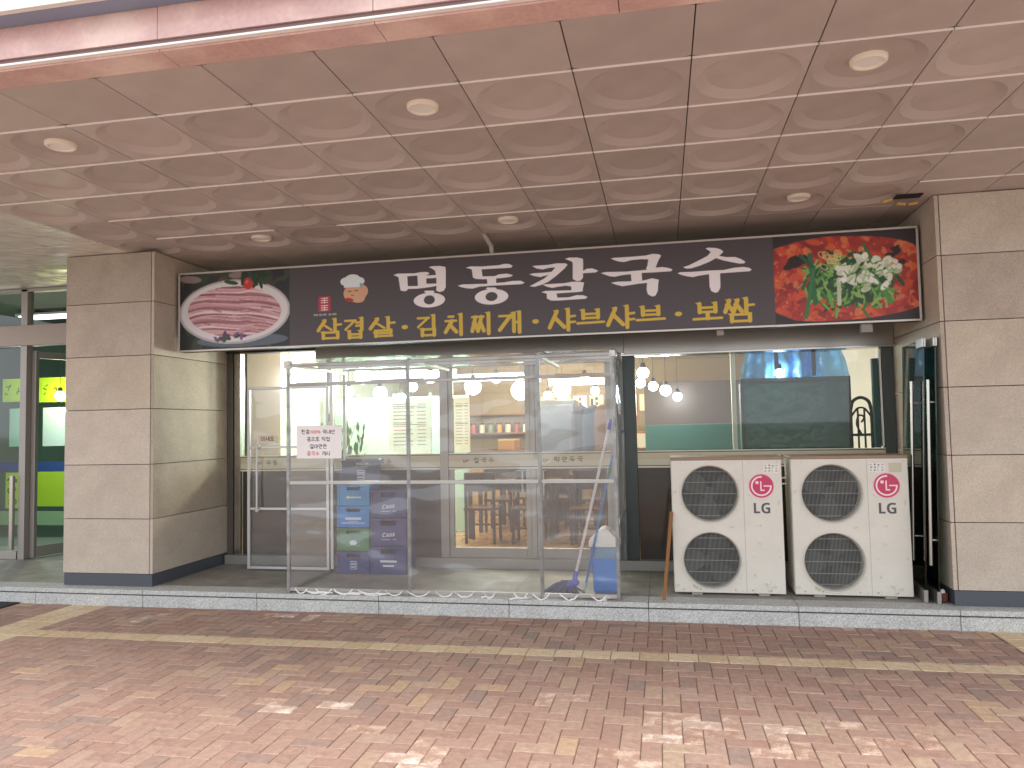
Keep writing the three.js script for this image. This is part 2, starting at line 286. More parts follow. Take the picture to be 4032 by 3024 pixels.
// ------------------------------------------------------------------ fascia, granite soffit edge and sign cabinet above
{
  const veins = rep(noiseMap(256, (u, v) => { const a = tiled(u, v, 3, 41, 5), b = tiled(u, v, 9, 43, 4), s = tiled(u, v, 60, 47, 2) * 14; const t = smooth(-0.1, 0.35, a); return [mix(214, 232, t) + b * 16 + s, mix(184, 212, t) + b * 16 + s, mix(180, 204, t) + b * 16 + s]; }), 1.4);
  const pink = std(0xfff4f0, 0.2, { map: veins });
  const f = structure('fascia', 'polished pink granite edge beam of the canopy with a white metal lip');
  part(f, 'beam', bx(17, 1.2, 0.09, -1, 3.895, 3.385), M.core);
  for (let i = -7; i < 8; i++) {
    const x = -0.83 + (i + 0.5) * 1.07;
    part(f, 'soffit_stone', bx(1.066, 0.02, 0.16, x, CH + 0.006, 3.398), pink);
    part(f, 'fascia_stone', bx(1.066, 1.1, 0.03, x, 3.868, 3.481), pink);
  }
  part(f, 'groove_strip', bx(17, 0.03, 0.02, -1, 3.301, 3.475), std(0x7d615c, 0.5));
  part(f, 'lip', bx(17, 0.012, 0.03, -1, CH + 0.012, 3.494, 0.003), std(0xf3f1ee, 0.3));
  const s = thing('light_cabinet', 'long white sign cabinet mounted on the fascia above the pink granite', 'sign', [-2.6, 3.47, 3.62]);
  part(s, 'cabinet', bx(9, 0.9, 0.02, 0, 0.45, -0.011, 0.004), std(0xe6e3da, 0.4));
  part(s, 'underside', bx(8.98, 0.012, 0.098, 0, 0.008, -0.071), std(0x868fa8, 0.5));
  part(s, 'bottom_rim', bx(9, 0.024, 0.012, 0, 0.012, 0.006, 0.003), M.white);
  const w = thing('hanging_cable', 'thin grey cable end hanging in front of the pink fascia', 'cable', [-0.93, 3.5, 3.64]);
  part(w, 'cable', tube([[0, 0.3, 0], [0.004, 0.1, 0], [-0.002, -0.03, 0.004]], 0.006, 16), std(0x6d7fa0, 0.5));
  part(w, 'connector', cyl(0.012, 0.016, 0.045, -0.002, -0.05, 0.004, 12), std(0x5f74a0, 0.5));
}
// ------------------------------------------------------------------ stone pillars
const JY = [0.12, 0.648, 1.175, 1.714, 2.241, 2.771, 3.265];
function pillar(label, x0, x1, side) { // side: +1 when the face turned to the shop looks towards +x
  const p = thing('stone_pillar', label, 'pillar', [(x0 + x1) / 2, 0, 0], 0, undefined), w = x1 - x0, r = rng(x0 < 0 ? 51 : 53);
  part(p, 'core', bx(w - 0.09, 3.265, 1.24, 0, 1.6325, -0.665), M.core);
  part(p, 'plinth', bx(w - 0.012, 0.118, 1.31, 0, 0.059, -0.662, 0.003), M.plinth);
  for (let i = 0; i < 6; i++) {
    const y0 = JY[i] + 0.003, h = JY[i + 1] - JY[i] - 0.006, m = () => M.beige[Math.floor(r() * 5)];
    part(p, 'stone_panel', bx(w - 0.036, h, 0.03, -side * 0.018, y0 + h / 2, -0.015, 0.002), m());
    part(p, 'stone_panel', bx(0.03, h, 1.318, side * (w / 2 - 0.015), y0 + h / 2, -0.662, 0.002), m());
    part(p, 'stone_panel', bx(0.03, h, 1.28, -side * (w / 2 - 0.015), y0 + h / 2, -0.68, 0.002), m());
  }
  return p;
}
pillar('beige stone pillar beside the sliced meat end of the sign, next to the lime green shop', -5.4734, -4.4844, 1);
pillar('beige stone pillar beside the red stew end of the sign, next to the leaning glass doors', 2.5685, 3.5575, -1);
// ------------------------------------------------------------------ shop front: glass, steel, printed rail film
const ZB = -1.324;
const glass = phys(0xdae6de, 0.02, { transmission: 1, thickness: 0, ior: 1.6 });
const mintGlass = phys(0xcfe2d8, 0.05, { transmission: 1, thickness: 0, ior: 1.65 });
const darkGlass = phys(0x46413c, 0.07, { ior: 1.5 });
const brushed = std(0xb4b0a8, 0.3, { metalness: 0.9, bumpMap: rep(noiseMap(128, (u, v) => 128 + 60 * tiled(u * 0.02, v, 60, 61, 2), false), 0.4), bumpScale: 0.0006 });
{
  const s = base('storefront', 'glazed restaurant front with steel mullions and a cream printed film at waist height', 'storefront', [-0.958, 0, ZB]);
  part(s, 'sill', bx(7.04, 0.1, 0.15, -0.958, 0.05, ZB + 0.03, 0.004), std(0x9c9a95, 0.45, { metalness: 0.3 }));
  const post = (x, w, y0, y1, m = M.steelDull, d = 0.1) => part(s, 'mullion', bx(w, y1 - y0, d, x, (y0 + y1) / 2, ZB, 0.003), m);
  post(-4.445, 0.07, 0.1, 2.36, std(0x77716a, 0.35, { metalness: 0.6 })); post(-4.355, 0.075, 0.1, 2.36, M.steel); post(-3.24, 0.055, 0.1, 2.3); post(-1.93, 0.09, 0.1, 2.2);
  post(-0.09, 0.13, 0.1, 2.2, M.steelDull); post(0.045, 0.128, 0.1, 2.18, std(0x3f4846, 0.35, { metalness: 0.3 })); post(2.513, 0.1, 0.1, 2.18, std(0x48504d, 0.4));
  part(s, 'header', bx(3.38, 0.22, 0.14, -1.69, 2.31, ZB + 0.02, 0.004), brushed);
  part(s, 'header', bx(1.08, 0.1, 0.14, -3.93, 2.41, ZB + 0.02, 0.004), M.dark);
  part(s, 'header', bx(2.56, 0.26, 0.16, 1.283, 2.295, ZB + 0.02, 0.004), brushed);
  part(s, 'ledge', bx(2.6, 0.02, 0.2, 1.27, 2.17, ZB + 0.05, 0.003), M.steel);
  part(s, 'spandrel', bx(7.05, 0.84, 0.1, -0.958, 2.845, ZB - 0.02), std(0x4a443f, 0.6));
  for (const [x0, x1, m] of [[-4.31, -3.27, glass], [-3.21, -1.98, mintGlass], [0.112, 2.46, glass]]) {
    part(s, 'pane', sheet(x1 - x0, (x0 > 0 ? 2.17 : x0 < -4 ? 2.36 : 2.21) - 1.2, (x0 + x1) / 2, ((x0 > 0 ? 2.17 : x0 < -4 ? 2.36 : 2.21) + 1.2) / 2, ZB), m);
    part(s, 'lower_panel', bx(x1 - x0, 0.94, 0.02, (x0 + x1) / 2, 0.57, ZB, 0), darkGlass);
  }
  for (const [x0, x1] of [[-1.885, -1.0], [-0.94, -0.155]]) { // a pair of glass doors
    const d = part(s, 'door', [bx(0.05, 2.08, 0.045, x0 + 0.025, 1.14, ZB, 0.003), bx(0.05, 2.08, 0.045, x1 - 0.025, 1.14, ZB, 0.003), bx(x1 - x0 - 0.1, 0.06, 0.045, (x0 + x1) / 2, 2.15, ZB, 0.003), bx(x1 - x0 - 0.1, 0.1, 0.045, (x0 + x1) / 2, 0.15, ZB, 0.003)], M.steelDull);
    part(d, 'pane', sheet(x1 - x0 - 0.1, 1.92, (x0 + x1) / 2, 1.16, ZB), glass);
    part(d, 'handle', [rod([x0 < -1.5 ? x1 - 0.08 : x0 + 0.08, 0.75, ZB + 0.06], [x0 < -1.5 ? x1 - 0.08 : x0 + 0.08, 1.0, ZB + 0.06], 0.012)], M.steel);
  }
  part(s, 'mullion', bx(0.05, 0.86, 0.06, 2.4, 1.63, ZB + 0.012, 0.003), std(0x35504a, 0.4)); part(s, 'mullion', bx(0.02, 0.94, 0.05, 2.447, 1.68, ZB + 0.014, 0.003), M.white);
  part(s, 'mullion', bx(0.056, 2.1, 0.06, -0.97, 1.15, ZB, 0.003), M.steelDull);
  // printed film, with the dishes' names
  const film = (x0, x1, words) => {
    const w = x1 - x0, W = Math.min(2048, Math.round(w * 640)), H = 110, k = W / w;
    const t = canvasTex(W, H, (g) => {
      g.fillStyle = '#cfc5a8'; g.fillRect(0, 0, W, H); g.fillStyle = '#d9d2bb'; g.fillRect(0, H * 0.5, W, H * 0.42);
      g.fillStyle = '#57493a'; g.fillRect(0, 7, W, 6); g.fillRect(0, H - 16, W, 5); g.fillStyle = '#e5e1d2'; g.fillRect(0, 0, W, 7); g.fillRect(0, H - 11, W, 11);
      for (const [x, word] of words) {
        const X = (x - x0) * k; g.strokeStyle = g.fillStyle = '#a4453c'; g.lineWidth = 4;
        g.strokeRect(X, 46, 15, 17); g.beginPath(); g.moveTo(X + 4, 55); g.lineTo(X + 12, 55); g.stroke();
        g.beginPath(); g.moveTo(X + 20, 62); g.quadraticCurveTo(X + 26, 36, X + 30, 56); g.quadraticCurveTo(X + 34, 40, X + 40, 48); g.stroke();
        g.strokeStyle = g.fillStyle = '#4b4132'; line(g, word, X + 74, 32, 36, 4, 0.42);
      }
    });
    part(s, 'printed_film', bx(w, 0.172, 0.012, 0, 0, 0), std(0xffffff, 0.45, { map: t }));
    const m = s.children[s.children.length - 1], p = m.geometry.attributes;
    for (let i = 0; i < p.uv.count; i++) p.uv.setXY(i, (p.position.getX(i) - inWorldX(s)) / w + 0.5, clamp((p.position.getY(i) - inWorldY(s)) / 0.172 + 0.5));
    m.position.set((x0 + x1) / 2, 1.112, ZB + 0.03);
  };
  function inWorldX(o) { return -inWorld.get(o)[0]; } function inWorldY(o) { return -inWorld.get(o)[1]; }
  film(-4.317, -3.268, [[-4.12, '우동']]); film(-3.212, -1.976, [[-2.86, '콩국수']]); film(-1.885, -0.97, [[-1.72, '칼국수']]); film(-0.969, -0.156, [[-0.86, '떡만두국']]); film(0.11, 2.463, [[0.5, '보쌈'], [1.3, '샤브샤브']]);
}
// ------------------------------------------------------------------ hanging signboard
{
  const SX = -4.444, W = 6.984, H = 0.806, z = -0.33;
  const s = base('signboard', 'long black signboard with white and yellow Korean lettering between meat and stew pictures', 'sign', [-0.952, 2.294, -0.39]);
  part(s, 'cabinet', bx(W, H, 0.11, SX + W / 2, 2.697, z - 0.06, 0.004), std(0x3a3734, 0.6));
  const K = 2048 / W;
  const tex = canvasTex(2048, 236, (g, w, h) => {
    const k = K / 1000, r = rng(77), V = 236 / 806;
    g.fillStyle = '#50494d'; g.fillRect(0, 0, w, h);
    g.setTransform(k, 0, 0, V, 0, 0); // millimetres from the top left corner
    const soft = (x, y, w0, h0, f) => { // photographs on the print are a little soft
      const X = Math.round(x * k), Y = Math.round(y * V), w2 = Math.round(w0 * k), h2 = Math.round(h0 * V), c = document.createElement('canvas'); c.width = Math.round(w2 / f); c.height = Math.round(h2 / f);
      const q = c.getContext('2d'); q.imageSmoothingQuality = 'high'; q.drawImage(g.canvas, X, Y, w2, h2, 0, 0, c.width, c.height); g.save(); g.setTransform(1, 0, 0, 1, 0, 0); g.imageSmoothingQuality = 'high'; g.drawImage(c, 0, 0, c.width, c.height, X, Y, w2, h2); g.restore();
    };
    // sliced pork on a white plate
    g.save(); g.beginPath(); g.rect(0, 0, 1219, 806); g.clip(); g.fillStyle = '#2b302c'; g.fillRect(0, 0, 1219, 806);
    for (let i = 0; i < 60; i++) { const x = r() * 1219, y = r() * 806; g.fillStyle = ['#33422f', '#4a3431', '#262a30', '#5b4038', '#3a4636'][i % 5]; g.beginPath(); g.ellipse(x, y, 30 + r() * 90, 15 + r() * 50, r() * 3, 0, 7); g.fill(); }
    g.fillStyle = '#8a7d78'; g.beginPath(); g.ellipse(120, 60, 130, 40, 0.1, 0, 7); g.ellipse(640, 40, 90, 34, 0, 0, 7); g.fill();
    g.fillStyle = '#5d6a75'; g.beginPath(); g.ellipse(700, 720, 500, 70, 0, 0, 7); g.fill();
    g.fillStyle = '#b9b6ba'; g.beginPath(); g.ellipse(610, 420, 615, 335, 0, 0, 7); g.fill(); g.fillStyle = '#dedcde'; g.beginPath(); g.ellipse(610, 418, 590, 312, 0, 0, 7); g.fill();
    g.fillStyle = '#b58a8a'; g.beginPath(); g.ellipse(610, 420, 515, 262, 0.05, 0, 7); g.fill();
    g.beginPath(); g.ellipse(610, 420, 515, 262, 0.05, 0, 7); g.clip();
    for (let i = 0; i < 9; i++) { // rashers: lean, fat, lean
      const y = 110 + i * 72;
      for (const [o, c, lw] of [[0, '#b07f88', 76], [-26, '#98606a', 18], [16, '#cf9fa6', 40], [34, '#e9d4d4', 30], [54, '#b98089', 20], [-8, '#dcb9bb', 12], [66, '#8f5862', 9]]) {
        g.strokeStyle = c; g.lineWidth = lw * (0.7 + r() * 0.5); g.beginPath(); g.moveTo(20 + r() * 40, y + o + 60);
        g.bezierCurveTo(260, y + o - 90 + r() * 50, 560, y + o + 20 + r() * 50, 760, y + o + r() * 40); g.bezierCurveTo(900, y + o + r() * 60, 1050, y + o + 60, 1200, y + o + 110 + r() * 40); g.stroke();
      }
    }
    for (let i = 0; i < 46; i++) { g.strokeStyle = ['rgba(240,224,222,0.4)', 'rgba(120,60,66,0.4)', 'rgba(200,140,144,0.4)'][i % 3]; g.lineWidth = 8 + r() * 16; const x = r() * 1100, y = 130 + r() * 600; g.beginPath(); g.moveTo(x, y); g.lineTo(x + 60 + r() * 120, y + 10 + r() * 30); g.stroke(); }
    g.restore(); g.save(); g.beginPath(); g.rect(0, 0, 1219, 806); g.clip();
    g.fillStyle = '#c23a35'; g.beginPath(); g.ellipse(770, 135, 62, 62, 0, 0, 7); g.fill(); g.fillStyle = '#e2665a'; g.beginPath(); g.ellipse(752, 118, 20, 18, 0, 0, 7); g.fill();
    for (let i = 0; i < 14; i++) { g.fillStyle = ['#3f5a3a', '#5c3f6a', '#31472f', '#7c5a80'][i % 4]; g.beginPath(); g.ellipse(400 + r() * 360, 650 + r() * 60, 40, 16, r() * 3, 0, 7); g.fill(); }
    for (let i = 0; i < 10; i++) { g.fillStyle = ['#2f4a2e', '#223722'][i % 2]; g.beginPath(); g.ellipse(560 + r() * 500, 60 + r() * 90, 80, 20, r() * 3, 0, 7); g.fill(); }
    g.restore();
    soft(0, 0, 1219, 806, 2.2);
    // red stew with spring onions
    g.save(); g.beginPath(); g.rect(5816, 0, 1168, 806); g.clip(); g.fillStyle = '#332c30'; g.fillRect(5816, 0, 1168, 806);
    g.beginPath(); g.moveTo(5816, 120); g.bezierCurveTo(6000, 50, 6250, 20, 6420, 40); g.bezierCurveTo(6700, 50, 6900, 90, 6984, 170); g.lineTo(6984, 690); g.bezierCurveTo(6700, 800, 6200, 800, 5990, 770); g.lineTo(5816, 690); g.closePath(); g.fillStyle = '#a8352f'; g.fill(); g.clip();
    for (let i = 0; i < 420; i++) { const x = 5816 + r() * 1168, y = r() * 806, s0 = 14 + r() * 62; g.fillStyle = ['#c4452f', '#d65f38', '#9c3029', '#dc6f3c', '#b83a34', '#cf5233', '#84292a', '#e08a50'][Math.floor(r() * 8)]; g.globalAlpha = 0.75; g.beginPath(); g.ellipse(x, y, s0, s0 * (0.35 + r() * 0.5), r() * 3, 0, 7); g.fill(); }
    g.globalAlpha = 1;
    for (let i = 0; i < 90; i++) { g.fillStyle = 'rgba(240,205,190,0.45)'; g.beginPath(); g.ellipse(5816 + r() * 1168, r() * 806, 4 + r() * 12, 3 + r() * 5, r() * 3, 0, 7); g.fill(); }
    g.fillStyle = '#2a2020'; for (const [X, Y, S] of [[6000, 250, 95], [6060, 225, 60], [6810, 190, 62], [6770, 240, 44], [6860, 290, 40]]) for (let i = 0; i < 5; i++) { g.beginPath(); g.ellipse(X + (r() - 0.5) * S, Y + (r() - 0.5) * S * 0.6, S * (0.3 + r() * 0.4), S * (0.15 + r() * 0.3), r() * 3, 0, 7); g.fill(); }
    g.fillStyle = '#2c4a2f'; g.beginPath(); g.ellipse(6450, 440, 340, 210, 0.1, 0, 7); g.fill();
    for (let i = 0; i < 230; i++) { // onion leaves
      const a = r() * 6.28, q = Math.sqrt(r()), x = 6430 + Math.cos(a) * q * 400, y = 440 + Math.sin(a) * q * 265; g.strokeStyle = ['#3f7a3c', '#2f5f35', '#5f9a45', '#79ae52', '#26492c', '#8dbb64'][Math.floor(r() * 6)]; g.lineWidth = 10 + r() * 20; g.lineCap = 'round';
      g.beginPath(); g.moveTo(x, y); g.lineTo(x + (r() - 0.5) * 120, y + (r() - 0.3) * 130); g.stroke();
    }
    for (const [x0, y0, x1, y1, c, lw] of [[6120, 190, 6150, 620, '#2f6b45', 40], [6150, 300, 6070, 740, '#397a46', 34], [6040, 190, 6140, 300, '#2a5a35', 30], [6350, 420, 6345, 640, '#c4cbb0', 36], [6260, 520, 6290, 660, '#6ea948', 30], [6640, 430, 6760, 640, '#4d9247', 40], [6560, 120, 6620, 250, '#3a7038', 26]]) { g.strokeStyle = c; g.lineWidth = lw; g.beginPath(); g.moveTo(x0, y0); g.lineTo(x1, y1); g.stroke(); }
    for (let i = 0; i < 74; i++) { const a = r() * 6.28, q = Math.sqrt(r()), x = 6590 + Math.cos(a) * q * 250, y = 360 + Math.sin(a) * q * 160; g.fillStyle = ['#e4e8da', '#cdd6bd', '#dfe6d2', '#b4c69e', '#f0f1ea'][Math.floor(r() * 5)]; g.beginPath(); g.ellipse(x, y, 18 + r() * 34, 14 + r() * 18, r() * 3, 0, 7); g.fill(); }
    for (let i = 0; i < 30; i++) { g.strokeStyle = ['#7fb057', '#4e8a45'][i % 2]; g.lineWidth = 9; const x = 6360 + r() * 420, y = 260 + r() * 260; g.beginPath(); g.moveTo(x, y); g.lineTo(x + (r() - 0.5) * 90, y + r() * 70); g.stroke(); }
    for (let i = 0; i < 12; i++) { g.strokeStyle = '#cfc27a'; g.lineWidth = 9; g.beginPath(); g.ellipse(6220 + r() * 170, 150 + r() * 190, 34, 22, r(), 0, 7); g.stroke(); }
    g.restore();
    soft(5816, 0, 1168, 806, 1.9);
    // emblem: red seal, small chef's head
    g.fillStyle = '#b23b46'; g.beginPath(); g.roundRect(1525, 314, 130, 156, 14); g.fill(); g.strokeStyle = g.fillStyle = '#e9d6d6'; for (let i = 0; i < 2; i++) { g.lineWidth = 10; for (let q = 0; q < 3; q++) { g.beginPath(); g.moveTo(1552, 335 + i * 74 + q * 22); g.lineTo(1628, 333 + i * 74 + q * 22); g.stroke(); } g.beginPath(); g.moveTo(1590, 330 + i * 74); g.lineTo(1590, 388 + i * 74); g.stroke(); }
    g.fillStyle = '#a39ea0'; for (const [x, w0] of [[1475, 46], [1530, 34], [1572, 40], [1632, 30], [1672, 44]]) g.fillRect(x, 490, w0, 20);
    g.fillStyle = '#d9a987'; g.beginPath(); g.ellipse(1895, 300, 105, 88, 0, 0, 7); g.ellipse(1985, 285, 60, 66, 0, 0, 7); g.ellipse(1930, 350, 80, 46, 0.2, 0, 7); g.fill();
    g.strokeStyle = '#6b4f44'; g.lineWidth = 9; for (const [x, y] of [[1835, 285], [1905, 280]]) { g.beginPath(); g.moveTo(x, y); g.quadraticCurveTo(x + 18, y - 18, x + 38, y); g.stroke(); } g.beginPath(); g.moveTo(1870, 318); g.lineTo(1895, 322); g.stroke(); g.fillStyle = '#b5313a'; g.beginPath(); g.ellipse(1850, 365, 44, 20, 0.2, 0, 7); g.fill();
    g.fillStyle = '#e3edf0'; g.beginPath(); g.ellipse(1820, 178, 62, 44, 0, 0, 7); g.ellipse(1885, 152, 78, 44, 0, 0, 7); g.ellipse(1950, 182, 60, 44, 0, 0, 7); g.fill(); g.fillRect(1795, 190, 180, 50); g.fillStyle = '#7fb4c6'; g.fillRect(1960, 200, 26, 42);
    // white brush lettering, yellow line under it
    g.fillStyle = '#f2eef0';
    for (const poly of [
  '2305,140 2357,128 2427,134 2447,152 2453,286 2442,305 2411,309 2376,298 2357,166',
  '2392,130 2517,136 2586,128 2648,131 2674,146 2641,163 2517,161 2433,163',
  '2548,158 2637,163 2639,283 2553,278',
  '2436,259 2515,262 2632,266 2639,286 2549,291 2446,289',
  '2634,164 2743,166 2743,194 2695,196 2637,195',
  '2633,246 2742,250 2745,272 2687,282 2632,285',
  '2662,84 2697,76 2772,78 2830,91 2833,128 2830,293 2809,328 2768,336 2734,321 2738,268 2736,169 2724,121 2696,100',
  '2611,324 2625,314 2707,318 2722,332 2693,345 2638,342',
  '3028,112 3076,102 3197,109 3350,107 3403,97 3449,101 3485,120 3468,140 3375,139 3196,138 3096,134',
  '3086,123 3183,132 3192,202 3181,227 3128,228 3098,213',
  '3108,220 3175,206 3308,210 3355,195 3427,193 3486,211 3463,227 3374,235 3194,236 3134,230',
  '3231,224 3324,229 3323,281 3237,280',
  '2947,283 2999,273 3240,280 3399,276 3478,267 3557,270 3596,290 3569,305 3438,304 3273,303 3160,306 3093,321 3032,314 2979,300',
  '3219,326 3236,317 3312,321 3329,334 3299,346 3252,344',
  '3666,135 3725,132 3815,133 3899,123 3982,128 4002,143 3975,176 3896,242 3818,296 3746,324 3688,337 3639,329 3695,302 3780,261 3846,207 3885,161 3827,164 3769,175 3711,163',
  '3638,213 3678,205 3768,206 3859,201 3839,223 3793,236 3742,247 3684,233',
  '3977,86 4016,75 4092,79 4145,96 4146,142 4141,276 4118,303 4080,304 4045,283 4049,136 4040,115 4008,101',
  '4133,214 4178,192 4228,191 4284,217 4259,233 4196,234 4132,234',
  '3759,318 3837,317 3971,317 4035,308 4099,310 4150,322 4131,403 4033,401 4028,352 3977,343 3907,349 3855,357 3804,343',
  '3747,391 3790,381 3919,385 4135,389 4138,403 4109,409 3982,411 3892,412 3809,412',
  '3799,404 3892,409 3901,461 3852,471 3801,455',
  '3801,455 3891,451 4006,453 4077,437 4140,441 4180,461 4158,477 4044,478 3916,481 3840,477',
  '4397,108 4444,104 4587,104 4710,102 4778,90 4826,96 4853,110 4825,158 4795,232 4712,233 4726,196 4736,140 4678,134 4586,137 4517,151 4474,144 4431,128',
  '4302,242 4353,234 4527,241 4712,236 4798,220 4859,218 4908,228 4949,246 4937,262 4797,265 4662,263 4576,269 4489,274 4433,285 4383,277',
  '4576,263 4674,262 4676,332 4580,336',
  '4394,338 4450,331 4599,334 4697,332 4765,318 4825,334 4818,377 4813,440 4790,482 4760,488 4724,466 4713,422 4718,359 4647,362 4548,372 4498,378 4437,359',
  '5240,70 5268,64 5332,72 5371,86 5397,109 5374,133 5339,162 5268,198 5183,229 5108,248 5068,247 5040,231 5094,216 5185,175 5255,141 5286,108 5267,90',
  '5314,160 5354,145 5418,161 5496,166 5544,187 5582,215 5569,230 5528,229 5465,213 5392,191',
  '4989,285 5016,276 5117,278 5266,276 5394,278 5483,263 5561,260 5609,271 5633,290 5613,304 5535,306 5364,307 5255,311 5175,319 5125,329 5070,318 5026,303',
  '5265,307 5361,305 5361,389 5359,441 5338,478 5313,484 5279,467 5266,425'
    ]) { g.beginPath(); poly.split(' ').forEach((q, i) => { const [x, y] = q.split(','); if (i) g.lineTo(+x, +y); else g.moveTo(+x, +y); }); g.closePath(); g.fill(); }
    for (const [x, y, rx, ry, ix, iy] of [[2665, 410, 157, 73, 54, 44], [3275, 410, 162, 76, 57, 43]]) { g.beginPath(); g.ellipse(x, y, rx, ry, 0, 0, 7); g.fill(); g.fillStyle = '#50494d'; g.beginPath(); g.ellipse(x, y - 2, ix, iy, 0, 0, 7); g.fill(); g.fillStyle = '#f2eef0'; }
    g.fillStyle = g.strokeStyle = '#d8b740';
    for (const [ch, x0, x1, y0, y1] of [['삼', 1501, 1782, 540, 759], ['겹', 1788, 2012, 542, 764], ['살', 2044, 2333, 549, 761], ['김', 2530, 2756, 551, 773], ['치', 2802, 3024, 554, 774], ['찌', 3064, 3294, 554, 776], ['개', 3328, 3564, 558, 776], ['샤', 3799, 4076, 555, 775], ['브', 4067, 4336, 571, 749], ['샤', 4336, 4614, 554, 775], ['브', 4606, 4880, 567, 745], ['보', 5106, 5377, 562, 749], ['쌈', 5373, 5657, 538, 771]]) hangul(g, ch, x0 + 14, y0 + 14, x1 - x0 - 28, y1 - y0 - 28, 33, true);
    for (const [x, y] of [[2416, 664], [3690, 668], [4988, 661]]) { g.beginPath(); g.ellipse(x, y, 33, 22, 0, 0, 7); g.fill(); }
  });
  const face = part(s, 'sign_face', new THREE.PlaneGeometry(W - 0.02, H - 0.02).translate(SX + W / 2, 2.697, z - 0.001), std(0xffffff, 0.42, { map: tex }));
  for (const [w, h, x, y] of [[W, 0.018, SX + W / 2, 2.294 + H - 0.007], [W, 0.018, SX + W / 2, 2.301], [0.018, H - 0.036, SX + 0.007, 2.697], [0.018, H - 0.036, SX + W - 0.007, 2.697]]) part(s, 'frame', bx(w, h, 0.02, x, y, z - 0.002, 0.003), std(0xcac6c0, 0.35, { metalness: 0.4 }));
  for (const x of [-1.19]) part(s, 'hanger', [rod([x + 0.03, 3.085, z - 0.04], [x + 0.02, 3.18, z - 0.03], 0.022, 8), rod([x + 0.02, 3.18, z - 0.03], [x - 0.02, 3.268, z + 0.12], 0.022, 8)], std(0xb9b0a8, 0.5));
  part(s, 'clip', bx(0.09, 0.08, 0.06, 2.12, 2.26, -0.42), std(0x9b958c, 0.6)); part(s, 'clip', bx(0.06, 0.05, 0.05, 0.9, 2.27, -0.42), std(0x9b958c, 0.6));
}
// ------------------------------------------------------------------ ceiling lights and the broken fitting
{
  const rim = std(0xf3ead9, 0.4), lens = std(0xf1efec, 0.5);
  let first;
  const spots = [[-3.285, 2.53, 'recessed ceiling light near the canopy edge, nearest the lime green shop'], [-0.912, 2.53, 'recessed ceiling light near the canopy edge, middle of the front row'], [1.454, 2.53, 'recessed ceiling light near the canopy edge, right end of the front row'], [-3.285, 0.086, 'round ceiling light above the sliced meat end of the signboard'], [-0.912, 0.086, 'round ceiling light above the middle of the signboard beside its hanger'], [1.515, 0.13, 'round ceiling light above the red stew end of the signboard']];
  for (const [x, z, label] of spots) {
    const y = CH + 0.031;
    if (first) { copyOf(first, [x, y, z], 0, label); continue; }
    first = thing('ceiling_light', label, 'ceiling light', [x, y, z], 0, 'round ceiling lights in the canopy');
    part(first, 'rim', new THREE.LatheGeometry([[0.062, -0.012], [0.068, -0.024], [0.08, -0.026], [0.09, -0.018], [0.092, 0]].map((p) => new THREE.Vector2(...p)), 40), rim);
    part(first, 'lens', cyl(0.066, 0.066, 0.006, 0, -0.014, 0, 40), lens);
  }
  const b = base('ceiling_bracket', 'dark broken ceiling fitting with pale wooden tabs above the stew picture', 'bracket', [2.35, CH, 0.02]);
  part(b, 'hole_plate', bx(0.2, 0.012, 0.1, 2.37, CH - 0.008, 0.03, 0.004), std(0x231f1d, 0.8));
  for (const g of [bx(0.085, 0.02, 0.05, 2.2, CH - 0.035, 0.03, 0.003, [0.2, 0.3, 0.2]), bx(0.07, 0.02, 0.045, 2.33, CH - 0.05, -0.04, 0.003, [0.1, 0.1, -0.1]), bx(0.07, 0.02, 0.045, 2.43, CH - 0.05, -0.05, 0.003, [0.2, -0.3, 0.1])]) part(b, 'tab', g, std(0xc9a15f, 0.7));
}
